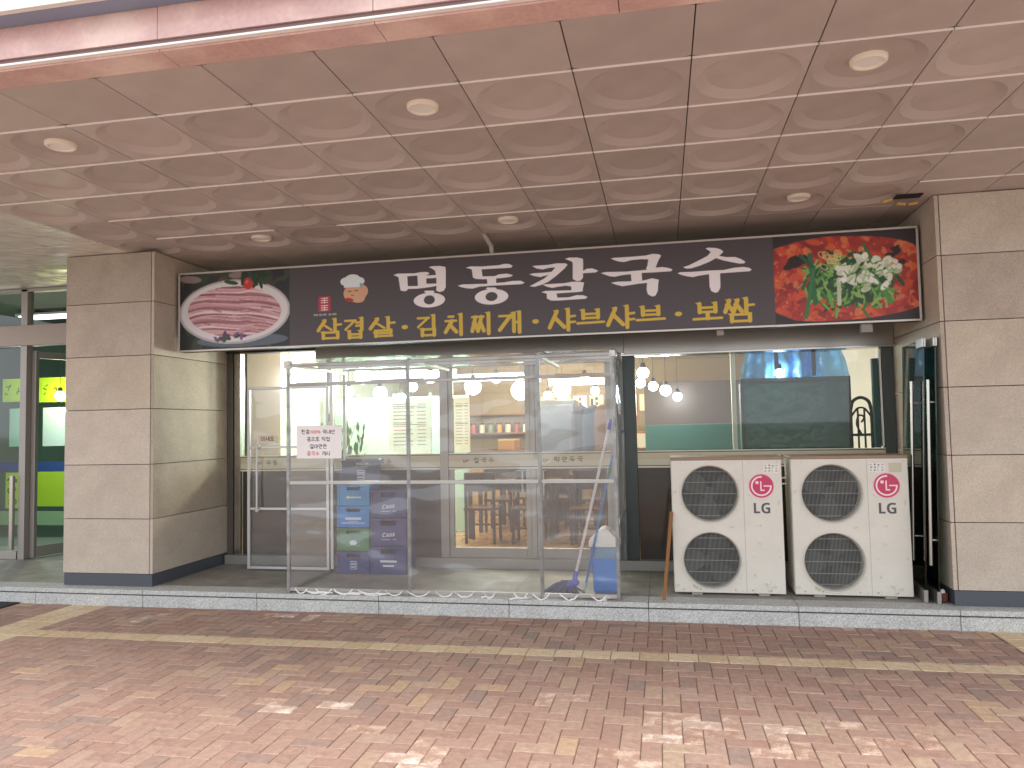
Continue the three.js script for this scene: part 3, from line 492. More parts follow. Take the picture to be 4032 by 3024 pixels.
// ------------------------------------------------------------------ clear vinyl booth in front of the door
{
  const wave = (w, h, amp, seed) => { const g = new THREE.PlaneGeometry(w, h, 60, 90), p = g.attributes.position; for (let i = 0; i < p.count; i++) { const X = p.getX(i), Y = p.getY(i), e = Math.abs(Y) / h * 2; p.setZ(i, amp * (N(X * 1.6, Y * 2.2, seed) + 0.5 * N(X * 3.2, Y * 7, seed + 3) + (0.25 + 0.75 * smooth(0.55, 1, e)) * 0.5 * (0.4 - Math.abs(N(X * 2.4 + 0.4 * N(X * 3, Y * 3, 8), Y * 11, seed + 5))))); }; g.computeVertexNormals(); return g; };
  const vinyl = phys(0xf0f0ee, 0.06, { transmission: 0.9, thickness: 0, ior: 1.65 });
  const b = base('vinyl_booth', 'square tube booth walled with clear vinyl in front of the restaurant door', 'booth', [-1.52, 0, -0.55]);
  const galv = std(0xa6abad, 0.4, { metalness: 0.6, map: rep(noiseMap(128, (u, v) => 218 + 46 * tiled(u, v, 7, 88, 4), true), 0.5) });
  const FXs = [-3.01, -1.855, -0.675, -0.03], ZF = 0.1, T = 0.031, RB = -1.235;
  for (const x of FXs) part(b, 'post', bx(T, 2.09, T, x, 1.045, ZF, 0.004), galv);
  part(b, 'post', bx(T, 2.1, T, -3.04, 1.05, -0.905, 0.004), M.alu); part(b, 'post', bx(T, 2.12, T, -0.03, 1.06, RB, 0.004), M.alu); part(b, 'post', bx(T, 2.12, T, -3.04, 1.06, RB, 0.004), M.alu);
  for (let i = 0; i < 3; i++) for (const y of [0.035, 0.995, 1.895, 2.072]) part(b, 'rail', bx(FXs[i + 1] - FXs[i] - T, T, T - 0.004, (FXs[i] + FXs[i + 1]) / 2, y, ZF, 0.004), y > 1.5 ? M.steelDull : M.alu);
  for (const x of [-3.03, -1.855, -0.675, -0.03]) part(b, 'roof_bar', bx(T - 0.004, T, ZF - RB - T, x, 2.085, (ZF + RB) / 2, 0.004), M.alu);
  part(b, 'roof_bar', bx(2.98, T, T, -1.53, 2.125, RB, 0.004), M.alu); part(b, 'roof_bar', bx(2.98, T - 0.004, T - 0.004, -1.53, 2.1, -0.55, 0.004), M.alu);
  part(b, 'corner_cap', bx(0.06, 0.07, 0.06, -3.012, 2.08, ZF + 0.002, 0.008), M.white); part(b, 'corner_cap', bx(0.055, 0.06, 0.055, -0.03, 2.075, ZF + 0.002, 0.008), M.alu);
  part(b, 'threshold_bar', bx(T, T, 0.97, -3.025, 0.018, -0.405, 0.004, [0, 0.03, 0]), std(0x77746f, 0.5, { metalness: 0.5 }));
  for (const y of [0.6, 1.4]) part(b, 'side_rail', bx(T - 0.004, T - 0.004, ZF - RB - T, -0.03, y, (ZF + RB) / 2, 0.004), M.alu);
  for (let i = 0; i < 3; i++) part(b, 'vinyl_sheet', wave(FXs[i + 1] - FXs[i], 2.06, 0.016, i * 7).translate((FXs[i] + FXs[i + 1]) / 2, 1.05, ZF + 0.026), vinyl);
  part(b, 'vinyl_sheet', wave(1.34, 2.06, 0.012, 31).rotateY(Math.PI / 2).translate(-0.005, 1.05, (ZF + RB) / 2), vinyl);
  part(b, 'vinyl_sheet', wave(0.33, 2.06, 0.008, 37).rotateY(Math.PI / 2).translate(-3.062, 1.05, -1.07), vinyl);
  part(b, 'roof_sheet', wave(3.04, 1.36, 0.016, 41).rotateX(-Math.PI / 2).translate(-1.52, 2.118, (ZF + RB) / 2), vinyl);
  { // the door, swung open to the left
    const Z = -0.9, x0 = -3.99, x1 = -3.085;
    const d = part(b, 'door', [bx(T, 1.92, T, x0, 0.975, Z, 0.004), bx(T, 1.92, T, x1, 0.975, Z, 0.004), ...[0.03, 0.65, 1.3, 1.93].map((y) => bx(x1 - x0 - T, T - 0.004, T - 0.006, (x0 + x1) / 2, y, Z, 0.004))], M.alu);
    part(d, 'handle', [rod([-3.88, 0.62, Z + 0.035], [-3.88, 1.32, Z + 0.035], 0.013), bx(0.05, 0.03, 0.04, -3.88, 1.31, Z + 0.02, 0.006), bx(0.05, 0.03, 0.04, -3.88, 0.64, Z + 0.02, 0.006)], M.alu);
    part(d, 'vinyl_sheet', wave(x1 - x0, 1.9, 0.006, 53).translate((x0 + x1) / 2, 0.98, Z - 0.022), vinyl);
    for (const y of [0.4, 1.6]) part(b, 'hinge', cyl(0.012, 0.012, 0.08, -3.062, y, Z, 10), M.steelDull);
  }
  const r = rng(71), cord = std(0xf2f1ee, 0.5); // white cords laced round the bottom rail
  for (let i = 0; i < 13; i++) {
    const x = -2.9 + i * 0.225 + (r() - 0.5) * 0.08, w = 0.05 + r() * 0.06;
    part(b, 'lacing_cord', tube([[x - w, 0.045, ZF + 0.02], [x - w * 0.5, 0.02, ZF + 0.03], [x, -0.0 + r() * 0.01, ZF + 0.038], [x + w * 0.6, 0.018, ZF + 0.034], [x + w, 0.05, ZF + 0.02]], 0.0065, 20, 6), cord);
  }
  for (const [x, n] of [[-2.83, 3], [-2.55, 4], [-2.3, 3]]) for (let i = 0; i < n; i++) part(b, 'lacing_cord', tube([[x, 0.03, ZF + 0.03], [x + 0.06 + r() * 0.05, 0.005 + r() * 0.02, ZF + 0.045 + r() * 0.01], [x + 0.12 + r() * 0.08, 0.03 - r() * 0.02, ZF + 0.04], [x + 0.22 + r() * 0.06, 0.008 + r() * 0.02, ZF + 0.042]], 0.006, 20, 6), cord);
  const scrapMat = std(0xf4f3f0, 0.6);
  const where = ['beside the left booth post', 'under the second lacing of the booth rail', 'near the middle of the booth front', 'left of the mop', 'below the mop', 'near the right booth post'];
  [[-2.42, 0.1, 0.004], [-1.35, 0.08, 0.125], [-1.16, 0.1, 0.11], [-0.86, 0.2, 0.122], [-0.42, 0.05, 0.128], [-0.16, 0.06, 0.118]].forEach(([x, l, z], i) => {
    const o = thing('plastic_scrap', 'small white plastic scrap on the kerb edge ' + where[i], 'scrap', [x, 0.001, Math.max(z, 0.06) + (i ? 0 : 0.06)], r(), 'white scraps on the kerb');
    part(o, 'scrap', tube([[-l / 2, 0.004, 0], [-l / 6, 0.012, 0.006], [l / 5, 0.004, -0.004], [l / 2, 0.008, 0.002]], 0.008, 14, 6), scrapMat);
  });
}
// ------------------------------------------------------------------ paper notices
{
  const big = canvasTex(512, 352, (g, w, h) => {
    g.fillStyle = '#f1eeed'; g.fillRect(0, 0, w, h); const k = '#3c3a3d', red = '#cf5b5b', at = (t, x, y, c, s = 46) => { g.fillStyle = g.strokeStyle = c; return line(g, t, x, y, s, 6, 0.06); };
    let x = at('흰콩', 54, 44, k); x = at('100%', x, 44, red); at('국내산', x + 18, 44, k); x = at('콩으로', 118, 122, k); at('직접', x + 22, 122, k); at('갈아만든', 152, 200, k); x = at('콩국수', 118, 276, red); at('개시', x + 26, 276, k);
  });
  const p = base('paper_notice', 'large white paper notice with four lines of print taped to the booth front', 'notice', [-2.69, 1.365, 0.138]);
  const g = new THREE.PlaneGeometry(0.436, 0.297, 12, 8), q = g.attributes.position; for (let i = 0; i < q.count; i++) q.setZ(i, 0.004 * N(q.getX(i) * 6, q.getY(i) * 8, 2)); g.computeVertexNormals();
  part(p, 'sheet', g.rotateZ(-0.008).translate(-2.69, 1.365, 0.142), std(0xffffff, 0.75, { map: big, side: THREE.DoubleSide }));
  part(p, 'tape', [bx(0.05, 0.02, 0.001, -2.5, 1.508, 0.148)], std(0xe8e2d2, 0.4));
  const small = canvasTex(256, 100, (c, w, h) => { c.fillStyle = '#e2d8c6'; c.fillRect(0, 0, w, h); c.fillStyle = c.strokeStyle = '#47433e'; line(c, '미세요', 40, 22, 54, 7, 0.08); });
  const o = base('door_notice', 'small cream paper strip with three dark letters on the open booth door', 'notice', [-3.76, 1.39, -0.9]);
  part(o, 'sheet', new THREE.PlaneGeometry(0.232, 0.088).translate(-3.76, 1.391, -0.878), std(0xffffff, 0.75, { map: small, side: THREE.DoubleSide }));
}
// ------------------------------------------------------------------ stacked bottle crates
{
  function crate(w, h, d, color, print) {
    const o = new THREE.Group(), m = std(color, 0.42), t = 0.014, hw = w * 0.42, hh = h * 0.16, hy = h * 0.8; // handle slot in the front wall
    const shape = new THREE.Shape([[-w / 2, 0], [w / 2, 0], [w / 2, h - 0.006], [-w / 2, h - 0.006]].map((p) => new THREE.Vector2(...p)));
    const slot = new THREE.Path(); slot.moveTo(-hw / 2, hy - hh / 2); slot.lineTo(hw / 2, hy - hh / 2); slot.lineTo(hw / 2, hy + hh / 2); slot.lineTo(-hw / 2, hy + hh / 2); shape.holes.push(slot);
    const wall = new THREE.ExtrudeGeometry(shape, { depth: t, bevelEnabled: false });
    part(o, 'crate_body', [wall.clone().translate(0, 0, d / 2 - t), wall.clone().translate(0, 0, -d / 2), bx(t, h - 0.006, d - 2 * t - 0.001, -w / 2 + t / 2, h / 2 - 0.003, 0), bx(t, h - 0.006, d - 2 * t - 0.001, w / 2 - t / 2, h / 2 - 0.003, 0), bx(w - 2 * t - 0.001, t, d - 2 * t - 0.001, 0, t, 0)], m);
    part(o, 'rim', [bx(w + 0.012, 0.022, 0.02, 0, h - 0.02, d / 2, 0.004), bx(w + 0.012, 0.022, 0.02, 0, h - 0.02, -d / 2, 0.004), bx(0.02, 0.022, d - 0.02, -w / 2, h - 0.02, 0, 0.004), bx(0.02, 0.022, d - 0.02, w / 2, h - 0.02, 0, 0.004), bx(w + 0.006, 0.018, 0.014, 0, 0.012, d / 2, 0.004)], m);
    for (const s of [-1, 1]) part(o, 'corner_rib', bx(0.02, h - 0.04, 0.012, s * (w / 2 - 0.012), h / 2 - 0.006, d / 2 + 0.003, 0.003), m);
    for (const i of [0, 1, 2]) part(o, 'bottle_rack', bx(w - 0.04, h * 0.55, 0.008, 0, h * 0.32, -d / 4 + (i * d) / 4), std(0x3a3b44, 0.7));
    if (print) part(o, 'print', new THREE.PlaneGeometry(w * 0.72, h * 0.42).translate(0, h * 0.38, d / 2 + 0.002), std(0xffffff, 0.5, { map: print, color: 0xffffff }));
    return o;
  }
  const hex = (c) => '#' + c.toString(16).padStart(6, '0');
  const printOf = (c, draw) => canvasTex(192, 96, (g, w, h) => { g.fillStyle = hex(c); g.fillRect(0, 0, w, h); g.fillStyle = g.strokeStyle = '#d6d9e2'; g.lineCap = 'round'; draw(g, w, h); });
  const slant = (g) => { g.save(); g.translate(96, 44); g.rotate(-0.13); g.transform(1, 0, -0.25, 1, 0, 0); g.font = 'bold 46px sans-serif'; g.textAlign = 'center'; g.textBaseline = 'middle'; g.fillText('Cass', 0, 0); g.restore(); g.fillRect(38, 82, 70, 4); g.fillRect(128, 80, 26, 4); };
  const scribble = (g) => { g.lineWidth = 7; for (let i = 0; i < 5; i++) { g.beginPath(); g.moveTo(70 + (i % 2) * 4, 14 + i * 16); g.lineTo(96, 10 + i * 16 + (i % 2) * 5); g.lineTo(124, 15 + i * 16); g.stroke(); } g.fillRect(70, 90, 54, 3); };
  const navy = 0x353e7c, slate = 0x34405e;
  const defs = [
    [0.352, 0.231, 0.27, navy, scribble, [-2.776, 0, -0.955], 0, 'navy crate at the bottom of the taller stack, with white upright print'],
    [0.352, 0.237, 0.27, 0x3f7d4e, (g) => { g.beginPath(); g.ellipse(96, 56, 30, 26, 0, 0, 7); g.fill(); g.beginPath(); g.moveTo(40, 82); g.quadraticCurveTo(96, 74, 154, 84); g.lineWidth = 5; g.strokeStyle = '#a9c47f'; g.stroke(); }, [-2.776, 0.231, -0.955], 0, 'green crate with a white round emblem in the taller stack'],
    [0.352, 0.222, 0.27, 0x2c82cc, (g) => { g.fillRect(30, 28, 132, 26); g.fillRect(58, 66, 80, 5); g.fillStyle = '#9db8da'; g.fillRect(0, 80, 192, 16); }, [-2.774, 0.468, -0.955], 0, 'light blue crate with a white name band resting on the green crate'],
    [0.352, 0.221, 0.27, 0x2a8cc6, (g) => { g.fillStyle = '#e3d9b8'; g.beginPath(); g.arc(50, 46, 14, 0, 7); g.fill(); g.fillRect(62, 40, 96, 13); }, [-2.768, 0.69, -0.955], 0, 'sky blue crate with a cream dot, second from top of the taller stack'],
    [0.38, 0.252, 0.3, slate, scribble, [-2.74, 0.911, -0.98], 0.3, 'dark slate blue crate turned askew on top of the taller stack'],
    [0.378, 0.283, 0.3, navy, (g) => { g.fillRect(34, 22, 124, 16); g.fillRect(54, 60, 84, 13); }, [-2.398, 0, -0.97], 0, 'navy crate with two white print lines at the bottom of the shorter stack'],
    [0.378, 0.287, 0.3, 0x42457c, slant, [-2.394, 0.284, -0.97], 0, 'navy crate with slanted white lettering in the middle of the shorter stack'],
    [0.378, 0.284, 0.3, 0x363d70, slant, [-2.392, 0.572, -0.97], 0, 'navy crate with slanted white lettering on top of the shorter stack'],
  ];
  for (const [w, h, d, c, draw, pos, turn, label] of defs) {
    const o = thing('bottle_crate', label, 'crate', pos, turn, 'bottle crates stacked in the booth'), k = crate(w, h, d, c, printOf(c, draw)); while (k.children.length) o.add(k.children[0]);
  }
}
// ------------------------------------------------------------------ bin, mop, pole, dustpan
{
  const b = base('waste_bin', 'tall blue plastic bin with a white peaked swing lid in the booth corner', 'bin', [-0.165, 0, -0.28]);
  const taper = (w0, w1, d0, d1, h, m) => { const g = new RoundedBoxGeometry(1, h, 1, 3, 0.04), p = g.attributes.position; for (let i = 0; i < p.count; i++) { const t = p.getY(i) / h + 0.5; p.setX(i, p.getX(i) * mix(w0, w1, t)); p.setZ(i, p.getZ(i) * mix(d0, d1, t)); } g.computeVertexNormals(); return g; };
  part(b, 'body', taper(0.2, 0.235, 0.19, 0.225, 0.4).translate(-0.165, 0.202, -0.28), std(0x2b84dc, 0.35));
  const bag = new THREE.CylinderGeometry(0.5, 0.5, 0.1, 48, 4, true), bp = bag.attributes.position; for (let i = 0; i < bp.count; i++) { const a = Math.atan2(bp.getZ(i), bp.getX(i)), k = 1 / Math.max(Math.abs(Math.cos(a)), Math.abs(Math.sin(a))), o = 1 + 0.02 * Math.sin(a * 23 + bp.getY(i) * 60); bp.setX(i, Math.cos(a) * 0.121 * Math.min(k, 1.3) * o); bp.setZ(i, Math.sin(a) * 0.116 * Math.min(k, 1.3) * o); } bag.computeVertexNormals();
  part(b, 'liner_bag', bag.translate(-0.165, 0.352, -0.28), phys(0x8fc4dc, 0.3, { transmission: 0.5, thickness: 0, side: THREE.DoubleSide }));
  const house = new THREE.Shape([[-0.128, 0], [0.128, 0], [0.128, 0.02], [0.032, 0.118], [0.012, 0.126], [-0.012, 0.126], [-0.032, 0.118], [-0.128, 0.02]].map((q) => new THREE.Vector2(...q)));
  part(b, 'lid', new THREE.ExtrudeGeometry(house, { depth: 0.21, bevelEnabled: true, bevelSize: 0.006, bevelThickness: 0.012, bevelSegments: 2 }).translate(-0.165, 0.427, -0.385), std(0xeceaea, 0.4));
  part(b, 'lid_rim', bx(0.272, 0.03, 0.258, -0.165, 0.414, -0.28, 0.012), std(0xeceaea, 0.4));
  part(b, 'lid_litter', tube([[-0.11, 0.545, -0.24], [-0.07, 0.52, -0.2], [-0.05, 0.48, -0.19]], 0.012, 12, 6), std(0xb9b2a2, 0.7));
  const m = base('mop', 'wet mop with grey violet yarn, blue socket and long white handle leaning in the booth', 'mop', [-0.5, 0, -0.1]);
  const r = rng(91), yarn = [];
  for (let i = 0; i < 90; i++) {
    const a = r() * 6.28, far = 0.05 + r() * 0.16, px = -0.46 - r() * 0.06, ex = px - 0.04 + Math.cos(a) * far * 0.95, ez = -0.1 + Math.sin(a) * far * 0.5;
    yarn.push(tube([[px + (r() - 0.5) * 0.03, 0.1 + r() * 0.02, -0.1], [mix(px, ex, 0.4), 0.06 + r() * 0.03, mix(-0.1, ez, 0.4)], [mix(px, ex, 0.8), 0.02 + r() * 0.02, mix(-0.1, ez, 0.8)], [ex, 0.009 + r() * 0.006, ez]], 0.008, 8, 5));
  }
  part(m, 'yarn', yarn, std(0x5c5c7c, 0.95));
  part(m, 'socket', [rod([-0.43, 0.09, -0.1], [-0.405, 0.2, -0.108], 0.026, 14, 0.018), bx(0.15, 0.045, 0.07, -0.455, 0.09, -0.1, 0.018, [0, 0, 0.25])], std(0x5560c4, 0.4));
  part(m, 'handle', rod([-0.41, 0.18, -0.106], [-0.1, 1.425, -0.19], 0.0125, 12), std(0xd9d4d6, 0.4));
  part(m, 'grip', rod([-0.1, 1.425, -0.19], [-0.078, 1.52, -0.196], 0.0155, 12), std(0x3c47c0, 0.4));
  const p = base('blue_pole', 'thin blue pole with a green taped joint leaning between the mop and the blue bin', 'pole', [-0.345, 0, -0.13]);
  part(p, 'pole', rod([-0.325, 0.1, -0.13], [-0.068, 1.2, -0.16], 0.0105, 12), std(0x2f6cb4, 0.4));
  part(p, 'tape', rod([-0.107, 1.03, -0.155], [-0.093, 1.09, -0.157], 0.0135, 12), std(0x2d7a5e, 0.5));
  part(p, 'tip', rod([-0.348, 0.003, -0.127], [-0.325, 0.1, -0.13], 0.009, 10, 0.0125), std(0x9fc0d2, 0.4));
  const d = base('dustpan', 'flat dark red dustpan lying behind the booth rail under the blue bin front', 'dustpan', [-0.2, 0, -0.06]);
  part(d, 'tray', [bx(0.3, 0.006, 0.2, -0.2, 0.004, -0.06, 0.002), bx(0.008, 0.04, 0.2, -0.348, 0.022, -0.06, 0.002), bx(0.008, 0.04, 0.2, -0.052, 0.022, -0.06, 0.002), bx(0.288, 0.03, 0.008, -0.2, 0.022, 0.036, 0.002)], std(0x9c3a45, 0.45));
  part(d, 'handle', rod([-0.2, 0.02, 0.035], [-0.2, 0.024, 0.058], 0.012, 10), std(0x8a303c, 0.45));
}
// ------------------------------------------------------------------ outdoor units
{
  const { FontLoader } = await import('three/addons/loaders/FontLoader.js'), { TextGeometry } = await import('three/addons/geometries/TextGeometry.js');
  const font = await new FontLoader().loadAsync('fonts/droid/droid_sans_bold.typeface.json');
  const W = 0.905, H = 1.125, D = 0.36, cx = -0.138, R = 0.246, fy = [0.835, 0.265];
  const grime = rep(noiseMap(256, (u, v) => { const a = tiled(u, v, 4, 101, 5) * 9 + tiled(u, v, 40, 103, 2) * 5, s = smooth(0.3, 0.55, tiled(u, v, 9, 107, 5)); return [238 + a - s * 26, 235 + a - s * 32, 226 + a - s * 44]; }), 0.8);
  const paint = std(0xe9e8e4, 0.5, { map: grime }), wire = std(0x9fa19c, 0.5);
  const badge = canvasTex(256, 256, (g) => {
    g.fillStyle = '#e6a9b8'; g.fillRect(0, 0, 256, 256); g.fillStyle = '#c2345f'; g.beginPath(); g.arc(128, 128, 121, 0, 7); g.fill();
    g.strokeStyle = g.fillStyle = '#f3d7dc'; g.lineWidth = 17; g.lineCap = 'butt'; g.beginPath(); g.arc(128, 128, 96, 0, Math.PI * 1.53); g.stroke(); g.lineWidth = 14; g.beginPath(); g.moveTo(231, 128); g.lineTo(150, 128); g.stroke();
    g.beginPath(); g.moveTo(124, 78); g.lineTo(124, 172); g.lineTo(160, 172); g.stroke(); g.beginPath(); g.arc(86, 92, 17, 0, 7); g.fill();
  });
  const stick = (seed) => canvasTex(128, 96, (g, w, h) => { const r = rng(seed); g.fillStyle = '#e3e1da'; g.fillRect(0, 0, w, h); for (let j = 0; j < 3; j++) for (let i = 0; i < 4; i++) { g.strokeStyle = ['#5c5b58', '#8a8880', '#74736e'][Math.floor(r() * 3)]; g.lineWidth = 5; for (let q = 0; q < 4; q++) { const x = 8 + i * 30, y = 8 + j * 30; g.beginPath(); g.moveTo(x + r() * 20, y + r() * 20); g.lineTo(x + r() * 22, y + r() * 20); g.stroke(); } } });
  const u = thing('outdoor_unit', 'white double fan outdoor unit with a wooden stick leaning on its side', 'air conditioner', [0.889, 0, -0.39], 0, 'double fan outdoor units beside the leaning glass doors');
  const front = new THREE.Shape(); front.moveTo(-W / 2, 0); front.lineTo(W / 2, 0); front.lineTo(W / 2, H); front.lineTo(-W / 2, H);
  for (const y of fy) { const h = new THREE.Path(); h.absarc(cx, y, R, 0, Math.PI * 2, true); front.holes.push(h); }
  const fg = new THREE.ExtrudeGeometry(front, { depth: 0.008, bevelEnabled: true, bevelSize: 0.005, bevelThickness: 0.005, bevelSegments: 2, curveSegments: 64 }).translate(0, 0.022, D / 2 - 0.012);
  part(u, 'front_panel', fg, paint);
  part(u, 'casing', [bx(0.012, H, D - 0.03, -W / 2 - 0.001, 0.022 + H / 2, -0.01, 0.003), bx(0.012, H, D - 0.03, W / 2 + 0.001, 0.022 + H / 2, -0.01, 0.003), bx(W, H, 0.012, 0, 0.022 + H / 2, -D / 2 + 0.006), bx(W - 0.02, 0.012, D - 0.03, 0, 0.03, -0.01)], paint);
  part(u, 'top_cover', bx(W + 0.02, 0.03, D + 0.012, 0, H + 0.034, 0, 0.008), std(0xa08a78, 0.6, { map: grime }));
  part(u, 'coil', bx(W - 0.05, H - 0.06, 0.02, 0, 0.022 + H / 2, -D / 2 + 0.06), std(0x4c4e4c, 0.85));
  part(u, 'seam', bx(0.003, H - 0.01, 0.003, 0.142, 0.022 + H / 2, D / 2 + 0.0005), std(0xa7a498, 0.6));
  const ring = (y) => new THREE.LatheGeometry([[R + 0.001, 0.004], [R + 0.006, 0.008], [R - 0.004, 0.006], [R - 0.014, -0.036], [R - 0.014, -0.12]].map((p) => new THREE.Vector2(...p)), 64).rotateX(Math.PI / 2).translate(cx, y + 0.022, D / 2);
  for (const y0 of fy) {
    const y = y0 + 0.022; part(u, 'fan_shroud', ring(y0), paint.clone());
    const f = part(u, 'fan_hub', cyl(0.055, 0.06, 0.07, cx, y, D / 2 - 0.115, 24, [Math.PI / 2, 0, 0]), std(0x333534, 0.6));
    for (let k = 0; k < 3; k++) {
      const s = new THREE.Shape(); s.moveTo(0.04, -0.03); s.quadraticCurveTo(0.14, -0.12, 0.22, -0.06); s.quadraticCurveTo(0.235, 0.04, 0.2, 0.11); s.quadraticCurveTo(0.1, 0.1, 0.04, 0.03);
      part(f, 'fan_blade', new THREE.ExtrudeGeometry(s, { depth: 0.004, bevelEnabled: false, curveSegments: 10 }).rotateX(0.32).rotateZ(k * 2.094 + (y0 > 0.5 ? 0.4 : 1.1)).translate(cx, y, D / 2 - 0.11), std(0x3c3f3e, 0.6));
    }
    const bars = [], rails = [];
    for (let x = -R + 0.01; x < R - 0.005; x += 0.0105) { const h = Math.sqrt(R * R - x * x) - 0.012; bars.push(new THREE.CylinderGeometry(0.0016, 0.0016, h * 2, 4, 1, true).translate(cx + x, y, D / 2 - 0.034)); }
    for (const t of [-0.77, -0.4, 0, 0.4, 0.77]) { const w = Math.sqrt(1 - t * t) * R - 0.002; rails.push(new THREE.CylinderGeometry(0.0024, 0.0024, w * 2, 6).rotateZ(Math.PI / 2).translate(cx, y + t * R, D / 2 - 0.03)); }
    part(u, 'grille', [...bars, ...rails], wire, { kind: 'stuff' });
  }
  part(u, 'badge', new THREE.CircleGeometry(0.104, 48).translate(0.289, 0.923, D / 2 + 0.0025), std(0xffffff, 0.35, { map: badge }));
  const text = new TextGeometry('LG', { font, size: 0.088, depth: 0.0015, curveSegments: 8 }); text.computeBoundingBox(); const tb = text.boundingBox;
  part(u, 'lettering', text.translate(0.288 - (tb.max.x + tb.min.x) / 2, 0.693, D / 2 + 0.0012), std(0x53545c, 0.5));
  part(u, 'sticker', new THREE.PlaneGeometry(0.125, 0.076).rotateZ(-0.06).translate(0.374, 1.072, D / 2 + 0.003), std(0xffffff, 0.6, { map: stick(5) }));
  for (const x of [-0.27, 0.28]) part(u, 'foot', bx(0.09, 0.02, 0.42, x, 0.011, 0, 0.004), std(0x9a968c, 0.6, { metalness: 0.4 }));
  for (const x of [-0.38, -0.24, 0.05, 0.19, 0.34]) part(u, 'screw', cyl(0.006, 0.006, 0.004, x, 0.045, D / 2 + 0.002, 10, [Math.PI / 2, 0, 0]), M.steelDull);
  const v = copyOf(u, [1.883, 0, -0.395], -0.012, 'white double fan outdoor unit with a faded patch, next to the glass doors');
  part(v, 'faded_patch', new THREE.PlaneGeometry(0.1, 0.078).translate(0.36, 1.07, D / 2 + 0.0035), std(0xc6bfab, 0.7));
  v.children.find((c) => c.name === 'sticker').position.x = -0.155;
  part(u, 'small_sticker', new THREE.PlaneGeometry(0.07, 0.034).translate(0.352, 0.11, D / 2 + 0.003), std(0xffffff, 0.6, { map: stick(9) }));
  for (const y of [0.98, 0.93]) part(u, 'valve', rod([W / 2, y, 0.06], [W / 2 + 0.06, y + 0.004, 0.06], 0.008, 8), M.alu);
  const s = base('wooden_stick', 'thin orange brown wooden stick leaning against the side of the outdoor unit', 'stick', [0.34, 0, 0.035]);
  const d = new THREE.Vector3(0.085, 0.7, -0.225), g = bx(0.03, d.length(), 0.018, 0, d.length() / 2, 0, 0.003); g.applyQuaternion(new THREE.Quaternion().setFromUnitVectors(new THREE.Vector3(0, 1, 0), d.normalize()));
  part(s, 'stick', g.translate(0.338, 0.005, 0.035), std(0x8e6038, 0.75));
}
// ------------------------------------------------------------------ loose glass doors leaning on the right pillar, clay pot
{
  const tint = phys(0x9fb5ab, 0.03, { transmission: 1, thickness: 0, ior: 1.5, side: THREE.DoubleSide });
  function leaf(label, pos, turn, tilt, bar) {
    const o = thing('glass_door', label, 'glass door', pos, 0, 'loose glass doors'), L = 0.8, H = 2.12; o.rotation.set(0, turn, -tilt, 'YXZ');
    part(o, 'pane', bx(0.01, H - 0.1, L, 0, H / 2 + 0.05, -L / 2, 0.002), tint);
    part(o, 'bottom_shoe', bx(0.032, 0.1, L, 0, 0.051, -L / 2, 0.004), M.steelDull);
    part(o, 'top_shoe', bx(0.032, 0.07, 0.2, 0, H - 0.035, -0.1, 0.004), M.alu);
    part(o, 'pull_bar', [rod([-0.045, 0.3, bar], [-0.045, 1.78, bar], 0.014, 12), rod([-0.045, 0.5, bar], [0, 0.5, bar], 0.009, 8), rod([-0.045, 1.6, bar], [0, 1.6, bar], 0.009, 8)], M.steel);
    return o;
  }
  leaf('tinted glass door leaf with a long steel pull bar, leaning nearest the outdoor unit', [2.39, 0, -0.083], -0.09, 0.035, -0.22);
  leaf('tinted glass door leaf behind the other one, leaning against the beige pillar side', [2.47, 0, -0.03], -0.03, 0.03, -0.04);
  const p = thing('clay_pot', 'small reddish brown clay pot with crumpled white plastic beside the pillar base', 'pot', [2.53, 0, -0.12]); p.scale.setScalar(0.78);
  part(p, 'pot', new THREE.LatheGeometry([[0.0, 0.003], [0.03, 0.003], [0.036, 0.03], [0.04, 0.085], [0.045, 0.088], [0.045, 0.1], [0.038, 0.1], [0.034, 0.05], [0, 0.05]].map((q) => new THREE.Vector2(...q)), 28), std(0x6e4034, 0.85));
  part(p, 'crumpled_plastic', new THREE.IcosahedronGeometry(0.03, 2).scale(0.9, 1.2, 0.8).translate(-0.01, 0.1, 0.005), std(0xe6e4df, 0.4));
}
